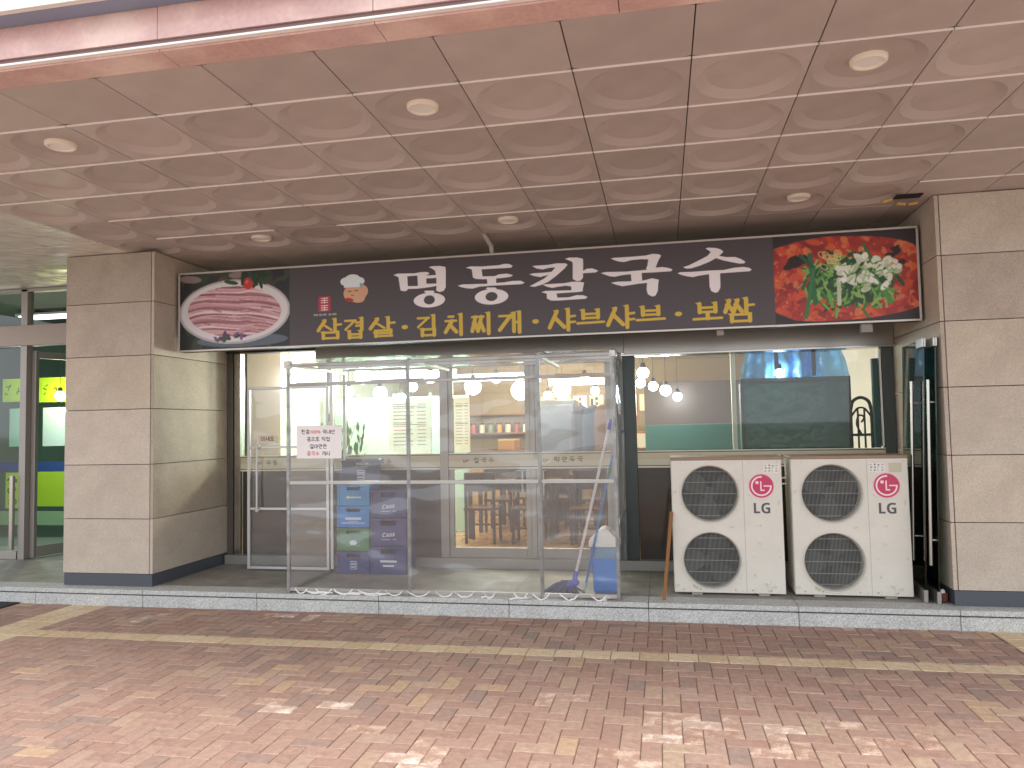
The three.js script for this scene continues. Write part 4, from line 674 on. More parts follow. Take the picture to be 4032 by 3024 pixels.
// ------------------------------------------------------------------ restaurant interior
function lamp(name, label, pos, r, color, cd, glow, cord = 0.4, group = 'globe lamps hanging in the restaurant') {
  const o = thing(name, label, 'lamp', pos, 0, group);
  const m = part(o, 'bulb', new THREE.SphereGeometry(r, 24, 16), new THREE.MeshStandardMaterial({ color: 0x222222, emissive: color, emissiveIntensity: glow }));
  m.castShadow = false;
  part(o, 'socket', cyl(0.028, 0.036, 0.06, 0, r + 0.02, 0, 16), M.dark);
  part(o, 'cord', rod([0, r + 0.05, 0], [0, r + cord, 0], 0.004, 6), M.darker);
  const l = new THREE.PointLight(color, cd * 0.26, 0, 2); l.castShadow = true; l.name = 'lamp_light'; l.shadow.radius = r / 0.02; o.add(l);
  return o;
}
{
  const X0 = -4.6, X1 = 2.9, Z0 = ZB - 0.06, Z1 = -7.4, CH2 = 2.62;
  const cream = std(0x968268, 0.85), room = [(X0 + X1) / 2, (Z0 + Z1) / 2, X1 - X0, Z0 - Z1];
  const W = 0xffe4bd, Cw = 0xe6f0ff;
  const at = (x, y, k) => [0.37 + (x - 0.37) * k, 1.47 + (y - 1.47) * k, 6.586 - 9.586 * k];
  const f = structure('shop_floor', 'orange brown wooden plank floor inside the restaurant');
  part(f, 'subfloor', bx(room[2], 0.05, room[3], room[0], -0.04, room[1]), M.joint);
  const woodTex = rep(noiseMap(256, (u, v) => { const a = tiled(u, v * 0.12, 14, 131, 4) * 34; return [205 + a, 174 + a, 138 + a]; }), 0.7), r = rng(201);
  const planks = [0xd8c0a4, 0xceb596, 0xdec9b0].map((c) => std(c, 0.22, { map: woodTex }));
  for (let i = 0; i < 24; i++) part(f, 'plank', bx(room[2] - 0.02, 0.018, 0.244, room[0], -0.006, Z0 - 0.13 - i * 0.247, 0.002), planks[Math.floor(r() * 3)]);
  const ceil = structure('shop_ceiling', 'pale ceiling of the restaurant'); part(ceil, 'ceiling_board', bx(room[2] + 0.2, 0.1, room[3] + 0.1, room[0], CH2 + 0.05, room[1]), std(0xb3a68e, 0.8));
  const wall = (label, g, m) => { const w = thing('room_wall', label, 'wall', [0, 0, 0]); part(w, 'wall_board', g, m); return w; };
  wall('cream back wall of the restaurant far behind the tables', bx(room[2] + 0.2, CH2, 0.1, room[0], CH2 / 2, Z1 - 0.05), cream);
  wall('pale side wall of the restaurant behind the mint screen', bx(0.1, CH2, room[3], X0 - 0.05, CH2 / 2, room[1]), std(0xc9cfc0, 0.85));
  wall('white side wall of the restaurant beside the ornamental metal screen', bx(0.1, CH2, room[3], X1 + 0.05, CH2 / 2, room[1]), std(0xddd6cc, 0.85));
  // flat luminous panels in the ceiling
  const spots = [[-3.1, -3.4, 'square ceiling light panel above the mint screen'], [-1.0, -3.9, 'square ceiling light panel above the front dining table'], [-1.1, -6.0, 'square ceiling light panel near the cream back wall'], [0.9, -4.4, 'square ceiling light panel behind the green cabinet']];
  for (const [x, z, label] of spots) {
    const o = thing('ceiling_lamp', label, 'lamp', [x, CH2 - 0.02, z], 0, 'ceiling light panels in the restaurant');
    part(o, 'panel_frame', [bx(0.68, 0.03, 0.03, 0, 0, 0.325, 0.004), bx(0.68, 0.03, 0.03, 0, 0, -0.325, 0.004), bx(0.03, 0.03, 0.62, 0.325, 0, 0, 0.004), bx(0.03, 0.03, 0.62, -0.325, 0, 0, 0.004)], M.white);
    part(o, 'diffuser', bx(0.62, 0.01, 0.62, 0, 0.006, 0), new THREE.MeshStandardMaterial({ color: 0x555555, emissive: 0xf4f6ff, emissiveIntensity: 3.2 }));
    const l = new THREE.RectAreaLight(0xf6f4ff, 6, 0.6, 0.6); l.name = 'panel_light'; l.position.set(0, -0.02, 0); l.rotation.set(-Math.PI / 2, 0, 0); o.add(l);
  }
  lamp('globe_lamp', 'large warm globe lamp seen above the mint screen left of the menu poster', at(-3.55, 2.187, 1.0), 0.115, W, 19, 22);
  lamp('globe_lamp', 'cool white globe lamp at the end of the grey brown wall stub', at(-4.62, 2.13, 0.93), 0.09, Cw, 1.5, 16, 0.4);
  lamp('globe_lamp', 'warm globe lamp hanging just left of the entrance doors', at(-2.606, 2.142, 1.0), 0.085, W, 6, 14);
  lamp('globe_lamp', 'cool white globe lamp below the large warm one in front of the mint screen', at(-3.304, 1.95, 0.97), 0.09, Cw, 5, 14);
  lamp('globe_lamp', 'cool white globe lamp above the white menu poster', at(-3.016, 1.875, 1.06), 0.075, Cw, 4, 14, 0.6);
  lamp('globe_lamp', 'cool white globe lamp over the tables behind the left entrance door', at(-2.03, 2.0, 1.1), 0.12, Cw, 9, 16, 0.5);
  lamp('globe_lamp', 'warm globe lamp behind the middle of the entrance doors', at(-1.4, 1.93, 1.2), 0.15, W, 8, 14, 0.6);
  lamp('globe_lamp', 'warm globe lamp over the tables behind the right entrance door', at(-0.87, 1.92, 1.25), 0.14, W, 8, 16, 0.6);
  lamp('globe_lamp', 'warm globe lamp hanging right of the entrance post, topmost of its cluster', at(0.15, 2.105, 0.95), 0.07, W, 3, 14, 0.35);
  lamp('globe_lamp', 'cool white globe lamp under the topmost one right of the entrance post', at(0.118, 1.98, 1.0), 0.06, Cw, 2, 14, 0.45);
  lamp('globe_lamp', 'warm globe lamp lowest in the cluster right of the entrance post', at(0.27, 1.935, 1.1), 0.065, W, 2, 14, 0.5);
  lamp('globe_lamp', 'cool white globe lamp low over the far tables left of the green cabinet', at(0.56, 1.8, 1.25), 0.07, Cw, 3, 14, 0.8);
  lamp('globe_lamp', 'cool white globe lamp at the corner of the blue plastic sheets', at(1.76, 2.05, 0.9), 0.05, Cw, 1.2, 14, 0.4);

  const dv = base('room_divider', 'brown room divider with a teal lower half behind the lamp cluster', 'partition', [0.75, 0, -5.2]);
  part(dv, 'upper_board', bx(1.7, 0.66, 0.04, 0.95, 1.79, -5.6, 0.004), std(0x4a3b33, 0.6)); part(dv, 'lower_board', bx(1.7, 1.44, 0.05, 0.95, 0.73, -5.6, 0.004), std(0x345a54, 0.4));
  [[-3.0, 2.2, -3.3, 1.3, 'long white tube lamp in front of the mint screen'], [-2.1, 2.2, -4.4, 1.2, 'long white tube lamp behind the left entrance door'], [-0.75, 2.14, -5.2, 1.2, 'long white tube lamp near the fridge']].forEach(([x, y, z, l, label]) => {
    const o = thing('tube_lamp', label, 'lamp', [x, y, z], 0, 'tube lamps hanging in the restaurant');
    part(o, 'tube', new THREE.CylinderGeometry(0.042, 0.042, l, 16).rotateZ(Math.PI / 2), new THREE.MeshStandardMaterial({ color: 0x444444, emissive: 0xf6f8ff, emissiveIntensity: 16 })); part(o, 'housing', bx(l + 0.04, 0.03, 0.07, 0, 0.05, 0, 0.006), M.white); for (const s of [-0.4, 0.4]) part(o, 'cord', rod([s * l, 0.06, 0], [s * l, CH2 - y, 0], 0.004, 6), M.darker);
    const t = new THREE.RectAreaLight(0xf6f8ff, 11, l, 0.06); t.name = 'tube_light'; t.position.set(0, -0.035, 0); t.rotation.set(-Math.PI / 2, 0, 0); o.add(t);
  });
  // mint screen, menu posters on the glass, brown blind
  const scr = base('mint_screen', 'tall pale mint panelled screen inside behind the left window', 'screen', [-3.4, 0, -3.9]);
  for (let i = 0; i < 4; i++) part(scr, 'screen_panel', bx(0.53, 1.92, 0.03, -4.25 + i * 0.545, 0.97, -3.9, 0.004), std([0xa4c2b0, 0xaecab9, 0x9ab8a8, 0xa8c6ba][i], 0.35));
  part(scr, 'screen_frame', [0, 1, 2, 3, 4].map((i) => bx(0.03, 1.98, 0.05, -4.525 + i * 0.545, 0.99, -3.9, 0.004)), std(0x8fa89a, 0.5));
  const plant = base('potted_plant', 'leafy green potted plant inside behind the left window', 'plant', [-3.55, 0, -2.0]), lr = rng(222), leaves = [];
  for (let i = 0; i < 150; i++) { const a = lr() * 6.28, q = Math.sqrt(lr()) * 0.3, y = 0.75 + lr() * 0.75, s = new THREE.Shape(); s.moveTo(0, 0); s.quadraticCurveTo(0.035, 0.05, 0, 0.13); s.quadraticCurveTo(-0.035, 0.05, 0, 0); leaves.push(new THREE.ShapeGeometry(s, 4).rotateX(-0.8 + lr() * 1.6).rotateY(a).translate(-3.45 + Math.cos(a) * q, y, -2.05 + Math.sin(a) * q)); }
  part(plant, 'foliage', leaves, std(0x5c8a4a, 0.6, { side: THREE.DoubleSide })); part(plant, 'stem', [rod([-3.45, 0.3, -2.05], [-3.5, 1.2, -2.0], 0.012, 8), rod([-3.45, 0.3, -2.05], [-3.36, 1.3, -2.1], 0.01, 8)], std(0x5a4632, 0.8)); part(plant, 'planter', cyl(0.17, 0.13, 0.36, -3.45, 0.18, -2.05, 24), std(0xd6d2ca, 0.5));
  const stub = base('wall_stub', 'grey brown end of a side wall just inside the leftmost window', 'wall', [-4.4, 0, -1.8]);
  part(stub, 'wall_board', bx(0.16, CH2 - 0.002, 0.78, -4.385, CH2 / 2, -1.79), std(0x7d7168, 0.85)); part(stub, 'skirting', bx(0.012, 0.09, 0.78, -4.298, 0.05, -1.79, 0.003), std(0x6a5f56, 0.7));
  const poster = (name, label, cat, x, y, w, h, z, draw, bg = '#ece9e4') => { const o = base(name, label, cat, [x, y, z]); part(o, 'sheet', new THREE.PlaneGeometry(w, h).translate(x, y, z), phys(0xffffff, 0.9, { transmission: z > -2 ? 0.5 : 0, thickness: 0, side: THREE.DoubleSide, map: canvasTex(Math.round(w * 500), Math.round(h * 500), (g, W2, H2) => { g.fillStyle = bg; g.fillRect(0, 0, W2, H2); draw(g, W2, H2); }) })); return o; };
  const rows = (seed, n, c = '#9a9690') => (g, w, h) => { const q = rng(seed); for (let i = 0; i < n; i++) { g.fillStyle = q() < 0.16 ? '#c9837c' : c; const y = h * (0.1 + (0.8 * i) / n); g.fillRect(w * 0.12, y, w * (0.3 + q() * 0.2), h * 0.22 / n); g.fillRect(w * 0.68, y, w * 0.2, h * 0.2 / n); } g.fillStyle = '#3a3a3c'; g.fillRect(w * 0.1, h * 0.14, w * 0.78, 3); g.fillRect(w * 0.1, h * 0.47, w * 0.78, 3); };
  poster('menu_poster', 'large white menu poster behind the glass left of the entrance doors', 'poster', -2.335, 1.5, 0.49, 0.6, ZB - 0.02, rows(301, 12));
  poster('menu_strip', 'tall cream menu strip on the left entrance door glass', 'poster', -1.745, 1.5, 0.18, 0.58, ZB - 0.015, rows(303, 14, '#a89d8a'), '#eee2cc');
  poster('wall_poster', 'cream wall poster beside the serving counter seen through the entrance', 'poster', -1.55, 1.45, 0.6, 0.9, Z1 + 0.012, rows(305, 10, '#a5724f'), '#e8d6b6');
  poster('wall_poster', 'red edged poster on the back wall seen through the doors', 'poster', -0.35, 1.75, 0.55, 0.4, Z1 + 0.012, (g, w, h) => { g.fillStyle = '#c4574a'; g.fillRect(0, 0, w, h * 0.3); g.fillRect(0, h * 0.82, w, h * 0.18); rows(307, 4)(g, w, h); }, '#efdcc0');
  // serving counter and shelf
  const cn = base('serving_counter', 'long wooden serving counter in front of the cream back wall', 'counter', [-1.6, 0, -6.6]);
  part(cn, 'counter_front', bx(3.6, 1.02, 0.06, -1.6, 0.51, -6.42, 0.004), std(0xd9c4a6, 0.5, { map: woodTex })); part(cn, 'counter_top', bx(3.7, 0.05, 0.6, -1.6, 1.045, -6.65, 0.01), std(0x6b4a34, 0.35)); part(cn, 'counter_side', [bx(0.05, 1.02, 0.5, -3.37, 0.51, -6.7), bx(0.05, 1.02, 0.5, 0.17, 0.51, -6.7)], std(0xa06e44, 0.5));
  const sh = base('wall_shelf', 'brown wooden wall shelf with jars behind the serving counter', 'shelf', [-2.6, 1.3, -7.25]);
  part(sh, 'board', [1.35, 1.7].map((y) => bx(1.3, 0.03, 0.26, -2.6, y, -7.25, 0.004)), std(0x8a5c38, 0.5)); part(sh, 'upright', [-3.23, -1.97].map((x) => bx(0.03, 0.7, 0.26, x, 1.6, -7.25, 0.004)), std(0x8a5c38, 0.5));
  for (let i = 0; i < 7; i++) { const o = thing('jar', 'storage jar on the wall shelf, ' + ['first', 'second', 'third', 'fourth', 'fifth', 'sixth', 'seventh'][i] + ' counted from the mint screen', 'jar', [-3.1 + i * 0.165, 1.365, -7.25], 0, 'jars on the wall shelf'); part(o, 'jar_body', cyl(0.05, 0.055, 0.15, 0, 0.075, 0, 16), std([0xb5573f, 0xd9cbb2, 0x7e8f6a, 0xc98f4a, 0xd9cbb2, 0x9a4a3a, 0xe0d8c8][i], 0.3)); part(o, 'jar_lid', cyl(0.053, 0.053, 0.03, 0, 0.165, 0, 16), M.dark); }
  const plateM = [0xe3d3b4, 0xd8c29a, 0xeadfc8].map((c) => std(c, 0.6)), pn = ['first', 'second', 'third', 'fourth', 'fifth', 'sixth', 'seventh', 'eighth'];
  for (let i = 0; i < 8; i++) { const o = thing('menu_plate', pn[i] + ' cream menu plate from the left, hung high on the back wall', 'menu plate', [-1.7 + i * 0.3, 1.86, Z1 + 0.02], 0, 'menu plates on the back wall'); part(o, 'plate', bx(0.25, 0.3, 0.02, 0, 0, 0, 0.004), plateM[i % 3]); for (let j = 0; j < 3; j++) part(o, 'letter_strip', bx(0.05, 0.06, 0.004, 0, 0.09 - j * 0.09, 0.012), std([0x7a3b30, 0x4a3a30][(i + j) % 2], 0.7)); }
  const boxTone = [0xa8753f, 0xc9a877, 0x8a3f33, 0x5f6f7a, 0xd8cdb8], bn = ['leftmost', 'second', 'third', 'fourth', 'rightmost'];
  [-2.3, -1.75, -0.95, -0.4, -0.02].forEach((x, i) => { const o = thing('counter_box', bn[i] + ' box along the serving counter top', 'box', [x, 1.07, -6.62], (i % 3) * 0.2 - 0.2, 'boxes on the serving counter'); const h = 0.16 + (i % 3) * 0.09; part(o, 'box_body', bx(0.3, h, 0.26, 0, h / 2, 0, 0.006), std(boxTone[i], 0.7)); part(o, 'box_lid', bx(0.31, 0.03, 0.27, 0, h + 0.008, 0, 0.006), std(boxTone[(i + 1) % 5], 0.7)); });
  const rack = base('coat_rack', 'dark coat rack hung with grey and brown jackets behind the right entrance door', 'coat rack', [-0.62, 0, -4.4]);
  part(rack, 'pole', rod([-0.62, 0.02, -4.4], [-0.62, 1.85, -4.4], 0.02, 10), M.dark); part(rack, 'foot', cyl(0.18, 0.2, 0.03, -0.62, 0.018, -4.4, 24), M.dark);
  for (const [dx, c, s] of [[-0.16, 0x4c4a50, 1], [0.15, 0x6a4a38, 0.92], [0.02, 0x3c4854, 1.05]]) part(rack, 'jacket', new THREE.LatheGeometry([[0.02, 1.74], [0.12, 1.68], [0.17, 1.5], [0.16, 1.2], [0.19, 0.98], [0.17, 0.97]].map((q) => new THREE.Vector2(q[0] * s, q[1])), 18).scale(1, 1, 0.55).translate(-0.62 + dx, 0.02, -4.36 + dx * 0.3), std(c, 0.9, { side: THREE.DoubleSide }));
  const more = [[-2.85, 2.02, 1.15, Cw, 'beside the menu poster, deeper in the room'], [-1.72, 2.1, 1.12, Cw, 'high behind the left entrance door'], [-1.2, 2.06, 1.3, Cw, 'high between the two entrance doors'], [-1.05, 1.86, 1.38, W, 'low between the two entrance doors'], [-0.58, 2.06, 1.2, W, 'high behind the right entrance door'], [-0.45, 1.9, 1.35, W, 'low at the right edge of the right entrance door'], [0.42, 1.88, 1.1, Cw, 'right of the lamp cluster by the entrance post'], [-3.75, 1.98, 1.08, Cw, 'in front of the mint screen, nearest the wall stub']];
  for (const [x, y, k, c, l] of more) lamp('globe_lamp', (c === W ? 'warm' : 'cool white') + ' globe lamp ' + l, at(x, y, k), 0.075, c, 2.2, 18, 0.5);
  // fridge and hanging partition seen through the doors
  const fr = base('drinks_fridge', 'dark grey upright fridge beside the serving counter seen through the doors', 'fridge', [-1.3, 0, -5.6]);
  part(fr, 'fridge_body', bx(0.6, 1.86, 0.6, -1.28, 0.95, -5.7, 0.02), std(0x4c4f58, 0.4)); part(fr, 'fridge_door', bx(0.54, 1.5, 0.03, -1.28, 1.05, -5.39, 0.01), std(0x565a66, 0.3)); part(fr, 'handle', rod([-1.06, 0.8, -5.36], [-1.06, 1.3, -5.36], 0.012), M.steel);
  // dining tables and chairs
  const wood = std(0x4a3327, 0.35), wood2 = std(0x3b2a22, 0.45);
  function chair(label) {
    const o = thing('dining_chair', label, 'chair', [0, 0, 0], 0, 'dark dining chairs at the tables');
    part(o, 'seat', bx(0.42, 0.035, 0.42, 0, 0.44, 0, 0.012), std(0x5a4334, 0.25)); part(o, 'backrest', bx(0.4, 0.24, 0.025, 0, 0.78, -0.19, 0.01, [0.08, 0, 0]), wood2);
    for (const x of [-0.18, 0.18]) { part(o, 'leg', bx(0.036, 0.43, 0.036, x, 0.215, 0.18, 0.006), wood2); part(o, 'leg', bx(0.036, 0.88, 0.036, x, 0.44, -0.19, 0.006), wood2); }
    part(o, 'stretcher', bx(0.32, 0.025, 0.02, 0, 0.2, 0.18, 0.004), wood2); return o;
  }
  function table(label) {
    const o = thing('dining_table', label, 'table', [0, 0, 0], 0, 'dark dining tables'); part(o, 'tabletop', bx(1.2, 0.035, 0.7, 0, 0.735, 0, 0.008), std(0x5c4434, 0.2));
    for (const x of [-0.54, 0.54]) for (const z of [-0.29, 0.29]) part(o, 'leg', bx(0.05, 0.715, 0.05, x, 0.3575, z, 0.006), wood2);
    part(o, 'apron', [bx(1.03, 0.07, 0.02, 0, 0.68, 0.29), bx(1.03, 0.07, 0.02, 0, 0.68, -0.29)], wood); return o;
  }
  const T = [[-1.62, -3.55, 'dark dining table behind the left entrance door'], [-0.28, -3.55, 'dark dining table behind the right entrance door'], [-1.5, -5.0, 'dark dining table in the second row near the fridge'], [-0.1, -5.0, 'dark dining table in the second row nearer the green cabinet'], [1.3, -4.9, 'dark dining table behind the green cabinet']];
  const t0 = table(T[0][2]), c0 = chair('dark chair');
  t0.position.set(T[0][0], 0, T[0][1]); for (const [x, z, l] of T.slice(1)) copyOf(t0, [x, 0, z], 0, l);
  const names = ['behind the left entrance door', 'behind the right entrance door', 'of second row near the fridge', 'of second row nearer green cabinet', 'behind the green cabinet'];
  let first = true;
  T.forEach(([x, z], i) => { for (const sx of [-0.3, 0.3]) for (const sz of [1, -1]) {
    const l = 'dark chair, ' + (sz > 0 ? 'street' : 'far') + ' side ' + (sx < 0 ? 'left' : 'right') + ' place, table ' + names[i];
    if (first) { c0.position.set(x + sx, 0, z + 0.55); c0.rotation.y = Math.PI; c0.userData.label = l; first = false; } else copyOf(c0, [x + sx, 0, z + sz * 0.55], sz > 0 ? Math.PI : 0, l);
  } });
  // dark green cabinet, blue sheets over it, ornamental screen
  const cab = base('green_cabinet', 'tall dark green glass fronted cabinet behind the right window above the outdoor units', 'cabinet', [1.78, 0, -2.2]);
  part(cab, 'cabinet_body', bx(1.1, 1.9, 0.3, 1.78, 0.95, -2.22, 0.006), std(0x1d4a42, 0.5)); part(cab, 'glass_front', bx(1.06, 1.86, 0.012, 1.78, 0.95, -2.062, 0.002), phys(0x165a50, 0.16, { ior: 1.4, bumpMap: rep(noiseMap(128, (u, v) => 128 + 120 * tiled(u, v, 5, 141, 3), false), 0.9), bumpScale: 0.02 }));
  part(cab, 'corner_post', [1.235, 2.325].map((x) => bx(0.04, 1.93, 0.06, x, 0.965, -2.06, 0.004)), std(0x24312e, 0.5)); part(cab, 'top_rail', bx(1.13, 0.04, 0.06, 1.78, 1.92, -2.06, 0.004), std(0x24312e, 0.5));
  part(cab, 'upright', [1.6, 1.98].map((x) => bx(0.045, 0.6, 0.03, x, 2.25, -2.03, 0.004)), std(0x1e2c33, 0.5));
  const blue = base('blue_plastic_sheets', 'bright blue plastic sheets bunched on top of the dark green cabinet', 'plastic sheet', [1.9, 1.94, -2.1]);
  const bm = phys(0x78c6ff, 0.25, { transmission: 0.45, thickness: 0, side: THREE.DoubleSide });
  [[1.46, 0.3], [1.7, 0.2], [1.86, 0.22], [2.1, 0.34]].forEach(([x, w], i) => { const g = new THREE.PlaneGeometry(w, 0.5, 26, 20), p = g.attributes.position; for (let k = 0; k < p.count; k++) { const X = p.getX(k), Y = p.getY(k); p.setX(k, X * (1 + 0.35 * smooth(0.1, -0.25, Y)) + (i - 1.2) * 0.05 * (0.25 - Y)); p.setZ(k, 0.03 * Math.sin(X * 42 + i) + 0.06 * N(X * 9, Y * 7, i * 3)); } g.computeVertexNormals(); part(blue, 'plastic_sheet', g.translate(x, 2.19, -2.14), bm); });
  const orn = base('metal_screen', 'black wrought metal screen with an arched top in the right window corner', 'screen', [2.56, 0, -2.6]), om = std(0x26221f, 0.5), zz = -2.6;
  part(orn, 'frame', [rod([2.46, 0, zz], [2.46, 1.58, zz], 0.018), rod([2.68, 0, zz], [2.68, 1.58, zz], 0.018), tube([[2.46, 1.58, zz], [2.49, 1.68, zz], [2.57, 1.72, zz], [2.65, 1.68, zz], [2.68, 1.58, zz]], 0.02, 24), rod([2.46, 1.3, zz], [2.68, 1.3, zz], 0.016)], om);
  part(orn, 'scroll', [tube([[2.57, 1.3, zz], [2.52, 1.42, zz], [2.55, 1.52, zz], [2.6, 1.5, zz], [2.57, 1.44, zz]], 0.011, 24), tube([[2.46, 1.5, zz], [2.54, 1.6, zz], [2.6, 1.6, zz], [2.68, 1.5, zz]], 0.012, 20), rod([2.535, 0.1, zz], [2.535, 1.6, zz], 0.011), rod([2.605, 0.1, zz], [2.605, 1.6, zz], 0.011)], om);
  part(orn, 'foot', [bx(0.04, 0.03, 0.3, 2.46, 0.015, zz), bx(0.04, 0.03, 0.3, 2.68, 0.015, zz)], om);
  const pl = base('white_post', 'slim white post standing left of the dark green cabinet', 'post', [1.12, 0, -2.1]); part(pl, 'post', bx(0.05, CH2 - 0.002, 0.05, 1.15, CH2 / 2, -2.12, 0.004), std(0xdcd8cf, 0.4)); part(pl, 'base_plate', bx(0.09, 0.01, 0.09, 1.15, 0.01, -2.12, 0.002), M.steelDull);
}
// ------------------------------------------------------------------ lime green shop beyond the left pillar
{
  const s = base('storefront', 'neighbouring glass shop front left of the pillar, lime green inside', 'storefront', [-7.2, 0, -1.33]), z = -1.33, frameM = std(0x9d9791, 0.35, { metalness: 0.35 });
  for (const [x, w] of [[-9.4, 0.12], [-7.2, 0.09], [-5.53, 0.1]]) part(s, 'mullion', bx(w, 3.26, 0.1, x, 1.63, z, 0.004), frameM);
  part(s, 'transom', bx(3.8, 0.25, 0.12, -7.45, 2.69, z + 0.01, 0.006), std(0x9a8b80, 0.4, { metalness: 0.4 })); part(s, 'header', bx(3.8, 0.04, 0.1, -7.45, 3.245, z, 0.004), M.steelDull);
  part(s, 'pane', [sheet(2.08, 0.42, -8.3, 3.02, z), sheet(1.56, 0.42, -6.37, 3.02, z)], glass); part(s, 'pane', sheet(2.08, 2.4, -8.3, 1.35, z), mintGlass);
  part(s, 'sill', bx(2.08, 0.1, 0.1, -8.3, 0.05, z, 0.004), M.steelDull);
  const d = part(s, 'door', [bx(0.06, 2.5, 0.05, -7.12, 1.26, z - 0.05, 0.004), bx(0.05, 0.13, 1.1, -6.93, 0.08, z - 0.6, 0.004, [0, -0.33, 0]), bx(0.05, 0.08, 1.1, -6.93, 2.46, z - 0.6, 0.004, [0, -0.33, 0])], frameM);
  part(d, 'pane', new THREE.PlaneGeometry(1.08, 2.3).rotateY(Math.PI / 2 - 0.33).translate(-6.93, 1.28, z - 0.6), mintGlass);
  part(d, 'handle', rod([-7.3, 0.12, z + 0.08], [-7.3, 1.0, z + 0.08], 0.03, 12), M.steel);
  const X0 = -10.2, X1 = -5.1, Z1 = -4.6, H = 3.2;
  const f = structure('shop_floor', 'grey floor inside the neighbouring lime green shop'); part(f, 'floor_sheet', bx(X1 - X0, 0.02, 3.2, (X0 + X1) / 2, -0.008, -2.99), std(0x8b8f88, 0.4));
  const c = structure('shop_ceiling', 'dark green grey ceiling of the neighbouring shop'); part(c, 'ceiling_board', bx(X1 - X0, 0.08, 3.2, (X0 + X1) / 2, H + 0.09, -2.99), std(0x4a5850, 0.7));
  for (const [label, g] of [['grey green back wall of the neighbouring shop behind the lime panels', bx(X1 - X0, H, 0.1, (X0 + X1) / 2, H / 2, Z1)], ['grey green side wall of the neighbouring shop next to the stone pillar', bx(0.1, H, 3.2, X1 + 0.05, H / 2, -2.99)], ['grey green far side wall of the neighbouring shop', bx(0.1, H, 3.2, X0 - 0.05, H / 2, -2.99)]]) { const w = thing('room_wall', label, 'wall', [0, 0, 0]); part(w, 'wall_board', g, std(0x6f8576, 0.7)); }
  const lime = 0xc3d92a, LZ = -3.0;
  const marks = (seed, cols, rows2) => (g, w, h) => { const q = rng(seed); g.strokeStyle = '#3c4720'; g.lineWidth = 6; for (let i = 0; i < cols; i++) for (let j = 0; j < rows2; j++) for (let k = 0; k < 4; k++) { const x = (i + 0.2) * (w / cols), y = (j + 0.2) * (h / rows2), a = w / cols * 0.6, b = h / rows2 * 0.6; g.beginPath(); g.moveTo(x + q() * a, y + q() * b); g.lineTo(x + q() * a, y + q() * b); g.stroke(); } };
  const panel = (label, x, y, w, h, m, name = 'lime_panel', cat = 'panel') => { const o = base(name, label, cat, [x, y, LZ]); part(o, 'board', bx(w, h, 0.02, x, y, LZ, 0.003), m); return o; };
  const lm = std(lime, 0.5);
  const printed = (seed, cols, rows2, w, h) => std(0xffffff, 0.5, { map: canvasTex(Math.round(w * 400), Math.round(h * 400), (g, W, H2) => { g.fillStyle = '#c3d92a'; g.fillRect(0, 0, W, H2); marks(seed, cols, rows2)(g, W, H2); }) });
  const withPrint = (o, x, y, w, h, m) => part(o, 'print', new THREE.PlaneGeometry(w, h).translate(x, y, LZ + 0.012), m);
  withPrint(panel('upper lime green panel with dark characters left of the door post', -9.0, 2.15, 0.4, 0.34, lm), -9.0, 2.15, 0.38, 0.3, printed(401, 2, 1, 0.38, 0.3));
  withPrint(panel('upper lime green panel with dark characters beside the stone pillar', -8.32, 2.14, 0.5, 0.36, lm), -8.38, 2.14, 0.3, 0.28, printed(403, 2, 1, 0.3, 0.28));
  withPrint(panel('tall lime green panel with a column of dark characters behind the door handle', -9.0, 0.68, 0.24, 0.52, lm), -9.0, 0.68, 0.22, 0.48, printed(405, 2, 3, 0.22, 0.48));
  panel('plain lime green panel at knee height beside the stone pillar', -8.42, 0.7, 0.64, 0.5, lm);
  panel('white notice board between the upper and lower lime green panels', -8.3, 1.6, 0.4, 0.56, std(0xdfe8dc, 0.6), 'notice_board', 'notice board'); panel('pale mint board left of the white notice board', -8.95, 1.6, 0.24, 0.56, std(0xa9cdb6, 0.6), 'notice_board', 'notice board');
  panel('long navy blue stripe board above the lower lime green panels', -8.7, 1.02, 1.9, 0.14, std(0x2e4a8c, 0.5), 'stripe_board'); panel('long pale green board low under the lime green panels', -8.5, 0.28, 1.5, 0.2, std(0x9fb58c, 0.6), 'stripe_board');
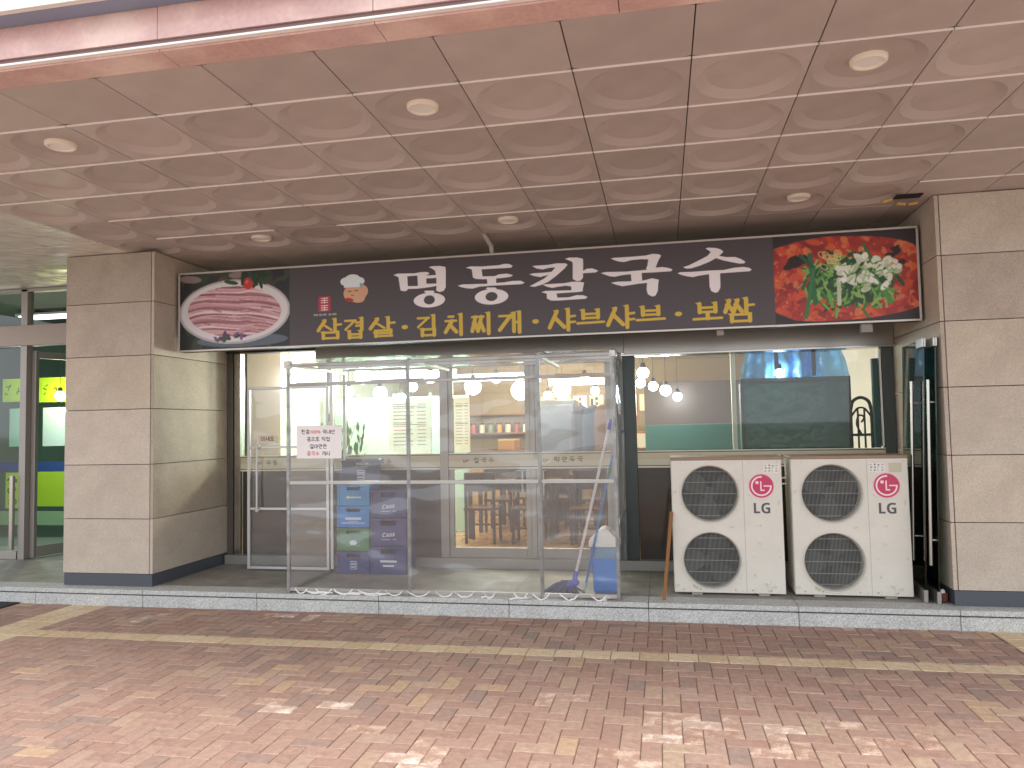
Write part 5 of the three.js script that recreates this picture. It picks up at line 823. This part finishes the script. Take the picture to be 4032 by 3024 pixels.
  const lamps = [[-8.22, 2.05, 0.985, 0.07, 0xfff0c0, 'oval warm lamp in front of the upper lime panel beside the pillar'], [-8.75, 2.0, 0.9, 0.05, 0xe0ecff, 'cool lamp behind the steel door post, upper of two'], [-8.72, 1.78, 0.9, 0.05, 0xe0ecff, 'cool lamp behind the steel door post, lower of two']];
  for (const [x, y, k, r, col, label] of lamps) lamp('shop_lamp', label, [0.37 + (x - 0.37) * k, 1.47 + (y - 1.47) * k, 6.586 - 9.586 * k], r, col, 3.5, 13, 0.5, 'lamps in the lime green shop');
  const p = thing('ceiling_lamp', 'long ceiling light panel in the neighbouring lime green shop', 'lamp', [-7.9, 3.17, -2.7]); part(p, 'panel_frame', bx(1.3, 0.03, 0.36, 0, 0.012, 0, 0.004), M.white); part(p, 'diffuser', bx(1.24, 0.012, 0.3, 0, -0.01, 0), new THREE.MeshStandardMaterial({ color: 0x555555, emissive: 0xf0fff4, emissiveIntensity: 3 }));
  const l = new THREE.RectAreaLight(0xf2fff6, 9, 1.2, 0.28); l.name = 'panel_light'; l.position.set(0, -0.025, 0); l.rotation.set(-Math.PI / 2, 0, 0); p.add(l);
  const w = thing('facade_wall', 'plain beige stone wall continuing the building beyond the right pillar', 'wall', [0, 0, 0]); part(w, 'wall_face', bx(4.0, 3.32, 0.2, 5.56, 1.66, -1.4), M.beige[0]);
  const w2 = thing('facade_wall', 'plain beige stone wall closing the building beyond the lime green shop', 'wall', [0, 0, 0]); part(w2, 'wall_face', bx(0.9, 3.32, 0.2, -9.9, 1.66, -1.4), M.beige[1]);
  const mt = base('door_mat', 'dark rubber mat lying against the kerb before the lime green shop', 'mat', [-6.5, GY, 0.23]); part(mt, 'mat', bx(1.3, 0.012, 0.24, -6.48, GY + 0.007, 0.26, 0.004), std(0x2e2e2d, 0.9)); part(mt, 'mat_edge', bx(1.32, 0.006, 0.26, -6.48, GY + 0.0045, 0.26, 0.002), std(0x3b3a38, 0.9));
}
renderer.render(scene, camera);
